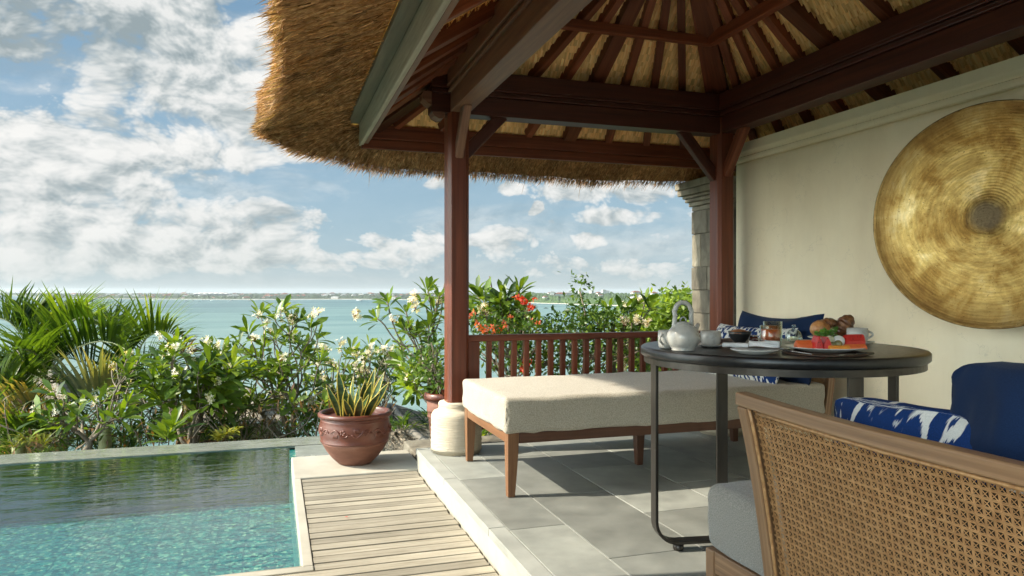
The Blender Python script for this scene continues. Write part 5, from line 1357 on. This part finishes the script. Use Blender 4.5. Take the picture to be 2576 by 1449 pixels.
for (px, py, dd) in tipsD:
    tip = P(px, py, dd); bs = pc+Vector((0,0,.272))+RT*((px-900)/1832*4.7*.42+rnd.uniform(-.02,.02))+FW*rnd.uniform(-.06,.06)
    if tip.z < bs.z: continue
    o = MB(); n = 9; vs = []; Lv = tip-bs
    side = (RT*math.cos(rnd.uniform(-.9,.9))+FW*math.sin(rnd.uniform(-.9,.9))).normalized(); nrm = side.cross(Lv.normalized())
    for i in range(n+1):
        f = i/n; w_ = .021*(.55+.75*math.sin(math.pi*min(.5, f*.62+.12)))*(1 if f < .6 else max(0.02, (1-((f-.6)/.4)**1.7)))
        p = bs+Lv*f+RT*((px-900)/90*.05*(f*f-f))+nrm*.004*math.sin(f*8+px)
        sd = (side*math.cos(f*.5)+nrm*math.sin(f*.5)*.6).normalized()
        vs += [p-sd*w_+nrm*w_*.3, p-sd*w_*.72+nrm*w_*.12, p, p+sd*w_*.72+nrm*w_*.12, p+sd*w_+nrm*w_*.3]
    for i in range(n):
        for j in range(4):
            q = i*5+j
    b0 = len(o.v); o.v += [tuple(p) for p in vs]; o.lc += [tuple(p) for p in vs]
    for i in range(n):
        for j in range(4): o.f.append((b0+i*5+j, b0+i*5+j+1, b0+(i+1)*5+j+1, b0+(i+1)*5+j)); o.t.append(1.0 if j in (0,3) else 0.0); o.sm.append(True)
    o.build('leaf', M['snake'], spl, solid=.0025)
c2 = P(1120, 1096, 5.3); c2.z = -.13
pt2 = thing('flower_pot', 'ribbed terracotta pot half hidden behind the near wooden post', 'pot', c2)
o = MB(); o.lathe([(0,.001),(.09,.001),(.10,.02),(.125,.22),(.131,.224),(.131,.232),(.127,.238),(.130,.262),(.136,.266),(.136,.274),(.132,.28),(.135,.345)], c2, 40); o.build('body', M['terra2'], pt2)
o = MB(); o.lathe([(.134,.346),(.152,.352),(.158,.37),(.152,.392),(.140,.40),(.128,.395),(.124,.33),(0,.33)], c2, 40); o.build('rim', M['terra'], pt2)
lg_ = MB(); lg_.box(.93, 3.15, 4.64, 5.5, -.75, -.131); struct(lg_.build('garden_ledge', M['paras'], bevel=.01))

# dry stems and browning leaves tangled low in the hedge
o = MB()
for k in range(150):
    px = rnd.uniform(40, 1020); p0 = P(px, rnd.uniform(1085,1135), rnd.uniform(7.2,9.4)); p1 = p0+Vector((rnd.uniform(-.45,.45), rnd.uniform(-.2,.2), rnd.uniform(.15,.6)))
    o.tube(twigpath(p0, p1, .18, 5), [.008,.0075,.007,.006,.005,.004], 5, tint=rnd.random())
struct(o.build('tangled_stems', M['bark']), 'stuff')
o = MB()
for k in range(700):
    px = rnd.uniform(-20, 1000); p = P(px, rnd.uniform(1000,1130)-px*.02, rnd.uniform(7.0,9.4)); leaf(o, p, rand_dir()+Vector((0,0,-.3)), UP, rnd.uniform(.06,.16), .03, .6, rnd.random(), ns=2)
struct(o.build('dead_leaves', M['drypalm']), 'stuff')

o = MB(); leaf(o, G(866,1300,DZ+.004), Vector((.4,-.3,.05)), UP, .022, .014, 0, .6, ns=2)
tag(o.build('fallen_petal', M['red']), 'tiny red fallen petal lying on the timber deck boards', 'petal')
# ================================================================ slope, roofs below, sea, far shore
M['slope'] = surf('garden_soil_slope', [(.3, (.03,.035,.012)), (.55, (.07,.075,.03)), (.8, (.14,.11,.06))], (1,1,1), 2, detail=8, rough=.95, bump=1, bdist=.05)
SEA = -40.0
def hill(u, v):
    x = -60+160*u; y = 6.36+v*v*75
    z = -1.25-.28*min(y-6.36, 4.5)-.66*max(0, y-10.86)+.25*mnoise.noise(Vector((x*.5, y*.5, 0)))*min(1, (y-6.36))
    return Vector((x, y, max(z, SEA-1)))
o = MB(); o.grid(hill, 120, 80); struct(o.build('garden_slope', M['slope']))
# ground under and behind the terrace
o = MB(); o.add([(-60,-20,-1.6),(100,-20,-1.6),(100,6.4,-1.6),(-60,6.4,-1.6)], [(0,1,2,3)]); struct(o.build('ground', M['slope']))
m, t, b = base_mat('sea'); v = lcv(t)
st1 = t.noise(t.scale(v, (.0006, .004, 1)), 1, 5, .6); st2 = t.noise(t.scale(v, (.004, .03, 1)), 1, 4, .6)
sy_ = t.new('ShaderNodeSeparateXYZ', i_0=v); far_ = t.math('MULTIPLY', sy_.outputs[1], 1/2600.0, clamp=True)
f = t.math('ADD', t.math('MULTIPLY', st1, .9), t.math('MULTIPLY', st2, .25))
f = t.math('ADD', f, t.math('MULTIPLY', t.math('SUBTRACT', .35, far_), .18))
col = t.ramp(f, [(.42, (.055,.125,.14)), (.56, (.13,.23,.22)), (.72, (.215,.305,.28))])
t.l.new(col, b.inputs['Base Color']); b.inputs['Roughness'].default_value = .35; b.inputs['Specular IOR Level'].default_value = .3
wv = t.noise(t.scale(v, (.15, .5, 1)), 1, 4, .6)
bp = t.new('ShaderNodeBump', i_Strength=.6, i_Distance=1.0); t.l.new(wv, bp.inputs['Height']); t.l.new(bp.outputs[0], b.inputs['Normal'])
M['sea'] = m
o = MB(); vs = [Vector((0, 40, SEA))]; 
ring = []
for rr in (300, 1500, 5000, 20000):
    ring.append([Vector((rr*math.sin(a), 20+rr*math.cos(a), SEA)) for a in [math.pi*2*k/72 for k in range(72)]])
vs = [Vector((0, 20, SEA))]+[p for r_ in ring for p in r_]
fs = [(0, 1+(k+1) % 72, 1+k) for k in range(72)]+[(1+i*72+k, 1+i*72+(k+1) % 72, 1+(i+1)*72+(k+1) % 72, 1+(i+1)*72+k) for i in range(3) for k in range(72)]
o.add(vs, fs); struct(o.build('sea', M['sea']))
# thatched roofs down the slope
M['roofthatch'] = surf('tan_old_thatch', [(.25, (.20,.165,.12)), (.5, (.36,.31,.235)), (.8, (.52,.46,.36))], (1,1,1), 14, detail=8, rough=.9, bump=1, bscale=40, bdist=.03)  # tan straw colour of the hut roofs
M['ridge'] = surf('grey_ridge_cap', [(.3, (.14,.12,.10)), (.7, (.26,.24,.20))], nscale=10, rough=.9, bump=.5)
def hut(label, ev, rg_, thick=.18, ridge=True):
    """ev four eave corners, rg_ two ridge ends (world points)"""
    c = sum(ev, Vector())/4; t_ = thing('thatched_hut', label, 'building', Vector((c.x, c.y, c.z-2)))
    o = MB(); A_, B_ = rg_; E = ev
    faces = [(E[0], E[1], B_, A_), (E[1], E[2], B_, B_), (E[2], E[3], A_, B_), (E[3], E[0], A_, A_)]
    for (p, q, r_, s_) in faces:
        o.grid(lambda u, v: p.lerp(q, u).lerp(s_.lerp(r_, u), v)+UP*(.05*mnoise.noise(Vector((u*9, v*7, p.x)))-.12*math.sin(math.pi*v)), 24, 12)
    for k in range(4): o.add([E[k], E[(k+1) % 4], E[(k+1) % 4]-UP*thick+(c-E[(k+1) % 4])*.03, E[k]-UP*thick+(c-E[k])*.03], [(0,1,2,3)])
    for k in range(2600):          # shaggy straw on the slopes
        p, q, r_, s_ = faces[rnd.randrange(4)]; u, v = rnd.random(), rnd.random()
        w0 = p.lerp(q, u).lerp(s_.lerp(r_, u), v)+UP*(-.12*math.sin(math.pi*v)+.03); dn = (p.lerp(q, u)-s_.lerp(r_, u)).normalized()+rand_dir()*.2
        sd = dn.cross(UP).normalized()*.008; o.add([w0-sd, w0+sd, w0+dn*rnd.uniform(.1,.22)+UP*.02], [(0,1,2)], tint=rnd.random())
    o.build('roof', M['roofthatch'], t_)
    if ridge:
        o = MB(); 
        for (a, b_) in ((A_, B_), (A_, E[0]), (A_, E[3]), (B_, E[1]), (B_, E[2])):
            pp = [a.lerp(b_, k/10)+UP*(.03-.12*math.sin(math.pi*k/10)*(a is not A_ or b_ is not B_)) for k in range(11)]
            o.tube(pp, .045, 6)
        o.build('ridge_cap', M['ridge'], t_)
    o = MB(); zb = min(p.z for p in E)-thick
    q = [p.lerp(c, .18) for p in E]
    o.add([Vector((p.x, p.y, zb)) for p in q]+[Vector((p.x, p.y, zb-2.2)) for p in q], [(0,1,5,4),(1,2,6,5),(2,3,7,6),(3,0,4,7),(0,3,2,1)]); o.build('wall', M['darkthatch'], t_)
hut('tan thatched hut roof seen through the stems of the middle frangipani', [P(395,1062,9.2),P(690,1068,9.2),P(730,1030,13),P(430,1022,13)], [P(500,985,11.2),P(620,985,11.2)])
hut('grey thatched hut roof behind the palms at the left', [P(-60,1010,10.5),P(170,1015,10.5),P(190,960,14),P(-20,955,14)], [P(40,890,12.3),P(110,890,12.3)])
hut('weathered thatched roof just right of the large terracotta pot', [P(900,1165,6.5),P(1150,1150,6.4),P(1240,1040,9.5),P(950,1060,9.5)], [P(972,1030,8.2),P(985,1030,8.3)])
hut('pale thatched roof lower down the slope behind the near post', [P(1020,1150,8.6),P(1380,1150,8.6),P(1400,1060,12),P(1080,1060,12)], [P(1150,1050,10.2),P(1250,1050,10.2)])

# far land
M['beach'] = surf('pale_beach_sand', [(.3, (.62,.56,.46)), (.7, (.72,.67,.58))], nscale=.01, rough=.9, bump=0)
M['wood'] = surf('far_trees', [(.3, (.018,.035,.018)), (.6, (.04,.065,.03)), (.85, (.07,.10,.045))], (1,1,1), .05, detail=6, rough=.95, bump=0)
M['headland'] = surf('headland_trees', [(.3, (.02,.045,.014)), (.55, (.05,.09,.025)), (.8, (.10,.15,.04))], (1,1,1), .06, detail=6, rough=.95, bump=0)
def shore(px, py, back=0):
    p = G(px, py, SEA) ; return p
def landstrip(name, line, depth, mat, z=.6):
    o = MB(); n = len(line); vs = []
    for (px, py) in line:
        p = G(px, py, SEA); dr = Vector((p.x, p.y, 0)).normalized()
        vs += [Vector((p.x, p.y, SEA+.1)), Vector((p.x, p.y, 0))+dr*25+UP*(SEA+z), Vector((p.x, p.y, 0))+dr*depth+UP*(SEA+z+.5)]
    o.add(vs, [(3*i, 3*i+3, 3*i+4, 3*i+1) for i in range(n-1)]+[(3*i+1, 3*i+4, 3*i+5, 3*i+2) for i in range(n-1)]); return struct(o.build(name, mat))
L1 = [(-60,741),(20,743),(70,746),(130,749),(200,751),(330,752),(480,753),(640,753.5),(800,753),(900,753),(1000,754),(1120,754.5),(1200,755),(1300,757)]
L2 = [(1240,758),(1300,761),(1350,763),(1420,765),(1480,767),(1540,769),(1575,771),(1620,775),(1700,782),(1800,790),(1900,800)]
landstrip('far_beach', L1, 140, M['beach']); landstrip('headland_beach', L2, 60, M['beach'])
def canopy(name, line, off, depth, h0, h1, mat, nu=420, nv=16, rise=0):
    pts = samp([Vector((G(px, py, SEA).x, G(px, py, SEA).y, 0)) for px, py in line], nu)
    o = MB(); vs = []
    for i, p in enumerate(pts):
        dr = p.normalized()
        for j in range(nv+1):
            f = j/nv; q = p+dr*(off+depth*f)
            hh = (h0+(h1-h0)*(.5+.5*mnoise.noise(Vector((q.x*.018, q.y*.018, 1)))+.5*mnoise.noise(Vector((q.x*.06, q.y*.06, 5)))))*(0 if j == 0 else 1)
            vs.append(Vector((q.x, q.y, SEA+.8+max(hh, 0)+rise*f)))
    o.add(vs, [(i*(nv+1)+j, (i+1)*(nv+1)+j, (i+1)*(nv+1)+j+1, i*(nv+1)+j+1) for i in range(nu) for j in range(nv)], smooth=False)
    return struct(o.build(name, mat), 'stuff')
canopy('far_wood', L1, 90, 2600, 6, 19, M['wood'], nu=700, nv=22, rise=9)
canopy('headland_wood', L2, 60, 1500, 9, 26, M['headland'], nu=420, nv=26, rise=12)
# town: buildings of four kinds, copied
M['roofred'] = surf('red_tile_roof', [(.3, (.16,.06,.04)), (.7, (.26,.11,.075))], nscale=.2, rough=.9, bump=0)
M['roofgrey'] = surf('grey_roof', [(.3, (.22,.22,.22)), (.7, (.38,.38,.37))], nscale=.2, rough=.9, bump=0)
M['wallw'] = surf('white_far_wall', [(.3, (.40,.39,.36)), (.7, (.56,.55,.51))], nscale=.2, rough=.9, bump=0)
def proto(w_, d_, h_, rh, rm, label):
    t_ = thing('town_building', label, 'building', (0,0,0)); o = MB(); o.box(-w_/2, w_/2, -d_/2, d_/2, 0, h_); o.build('wall', M['wallw'], t_)
    o = MB(); e_ = 1.2; a = w_*.18
    vs = [(-w_/2-e_,-d_/2-e_,h_+.05),(w_/2+e_,-d_/2-e_,h_+.05),(w_/2+e_,d_/2+e_,h_+.05),(-w_/2-e_,d_/2+e_,h_+.05),(-a,0,h_+rh),(a,0,h_+rh)]
    o.add([Vector(v_) for v_ in vs], [(0,1,5,4),(1,2,5),(2,3,4,5),(3,0,4),(3,2,1,0)]); o.build('roof', rm, t_); return t_
def dup(root, loc, rz, label, group, sc=1):
    r_ = root.copy(); scene.collection.objects.link(r_); r_.location = loc; r_.rotation_euler = (0,0,rz); r_.scale = (sc,)*3
    r_['label'] = label; r_['group'] = group
    for ch in list(root.children):
        c_ = ch.copy(); scene.collection.objects.link(c_); c_.parent = r_
    return r_
kinds = [(26,14,7,5,M['roofred'],'white walled house with a red hipped roof in the far town','red roofed houses of the far town'),
         (42,18,9,4,M['roofgrey'],'long pale building with a grey roof in the far town','grey roofed buildings of the far town'),
         (20,16,15,2.5,M['roofgrey'],'tall white block rising above the trees of the far town','tall white blocks of the far town'),
         (60,22,8,8,M['roofred'],'wide low red roofed hall near the far beach','wide red roofed halls of the far town')]
protos = [proto(*k[:5], k[5]) for k in kinds]; used = [False]*4
for k in range(190):
    q = rnd.choices(range(4), (6,4,1.4,2))[0]
    px = rnd.uniform(180, 1110) if k > 18 else rnd.uniform(1370, 1740)
    line = L1 if px < 1200 else L2
    py = next(a[1]+(b_[1]-a[1])*(px-a[0])/(b_[0]-a[0]) for a, b_ in zip(line, line[1:]) if a[0] <= px <= b_[0])
    p = G(px, py, SEA); dr = Vector((p.x, p.y, 0)).normalized(); off = rnd.uniform(60, 2300 if px < 1200 else 1300)
    loc = Vector((p.x, p.y, 0))+dr*off; loc.z = SEA+3+(rnd.uniform(4, 9) if off > 200 else 0)+(off/2600*9 if px < 1200 else off/1500*12+14)
    if not used[q]:
        used[q] = True; protos[q].scale = (.8,)*3; protos[q].location = loc; protos[q].rotation_euler = (0,0,rnd.uniform(-.5,.5)); protos[q]['group'] = kinds[q][6]
    else: dup(protos[q], loc, rnd.uniform(-.6,.6), kinds[q][5], kinds[q][6], rnd.uniform(.5, .95))
# long white hall
p = G(532, 753, SEA); dr = Vector((p.x, p.y, 0)).normalized(); hc = Vector((p.x, p.y, 0))+dr*900; hc.z = SEA+12
hl = thing('exhibition_hall', 'very long white arched roof hall standing out above the far town', 'building', hc)
sdv = UP.cross(dr)
o = MB(); o.grid(lambda u, v: hc+sdv*((.5-u)*215)+dr*((v-.5)*60)+UP*(12+(8*math.sin(math.pi*v)+3*abs(math.sin(u*math.pi*7)))*(1-.7*abs(2*u-1)**4)), 84, 10); o.build('roof', M['wallw'], hl, solid=.5)
o = MB(); o.add([hc+sdv*a+dr*b_+UP*c_ for a in (-105,105) for b_ in (-29,29) for c_ in (0,12)], [(0,1,3,2),(4,6,7,5),(0,4,5,1),(2,3,7,6)]); o.build('wall', M['roofgrey'], hl)
# boats at anchor off the far beach
M['hull'] = surf('white_boat_hull', [(.3, (.6,.6,.58)), (.7, (.75,.75,.72))], nscale=.5, rough=.5, bump=0)
bp_ = None
for k in range(16):
    px = rnd.uniform(330, 640) if k < 12 else rnd.uniform(640, 1080); loc = G(px, rnd.uniform(755.5, 759), SEA)
    if bp_ is None:
        bp_ = thing('boat', 'small white outrigger boat anchored off the far beach', 'boat', (0,0,0)); bp_['group'] = 'boats anchored off the far beach'
        o = MB(); n = 10
        o.add([Vector((-8+16*i/n, s_*1.6*math.sin(math.pi*(i/n*.86+.07)), z_+.8*(2*i/n-1)**2)) for i in range(n+1) for (s_, z_) in ((-1,1.8),(-.5,0),(.5,0),(1,1.8))],
              [(i*4+j, (i+1)*4+j, (i+1)*4+j+1, i*4+j+1) for i in range(n) for j in range(3)]+[(i*4, i*4+3, (i+1)*4+3, (i+1)*4) for i in range(n)]); o.build('hull', M['hull'], bp_)
        o = MB(); o.box(-3, 2.5, -1.2, 1.2, 1.7, 3.8); o.build('cabin', M['wallw'], bp_)
        bp_.location = loc; bp_.rotation_euler = (0,0,.3)
    else: dup(bp_, loc, rnd.uniform(-.8,.8), bp_['label'], bp_['group'], rnd.uniform(.7,1.3))
# the humid air over the bay
m = bpy.data.materials.new('haze_air'); m.use_nodes = True; t = NT(m.node_tree); t.n.remove(t.n['Principled BSDF'])
pv = t.new('ShaderNodeVolumePrincipled'); pv.inputs['Color'].default_value = (.84,.93,1,1); pv.inputs['Density'].default_value = HAZE; pv.inputs['Anisotropy'].default_value = .2
t.l.new(pv.outputs[0], t.n['Material Output'].inputs['Volume']); M['haze'] = m
if HAZE > 0:
    o = MB(); o.box(-21000, 21000, -21000, 21100, SEA-2, 60); tag(o.build('haze', M['haze']), 'pale humid air over the bay', 'haze'); bpy.data.objects['haze']['kind'] = 'stuff'
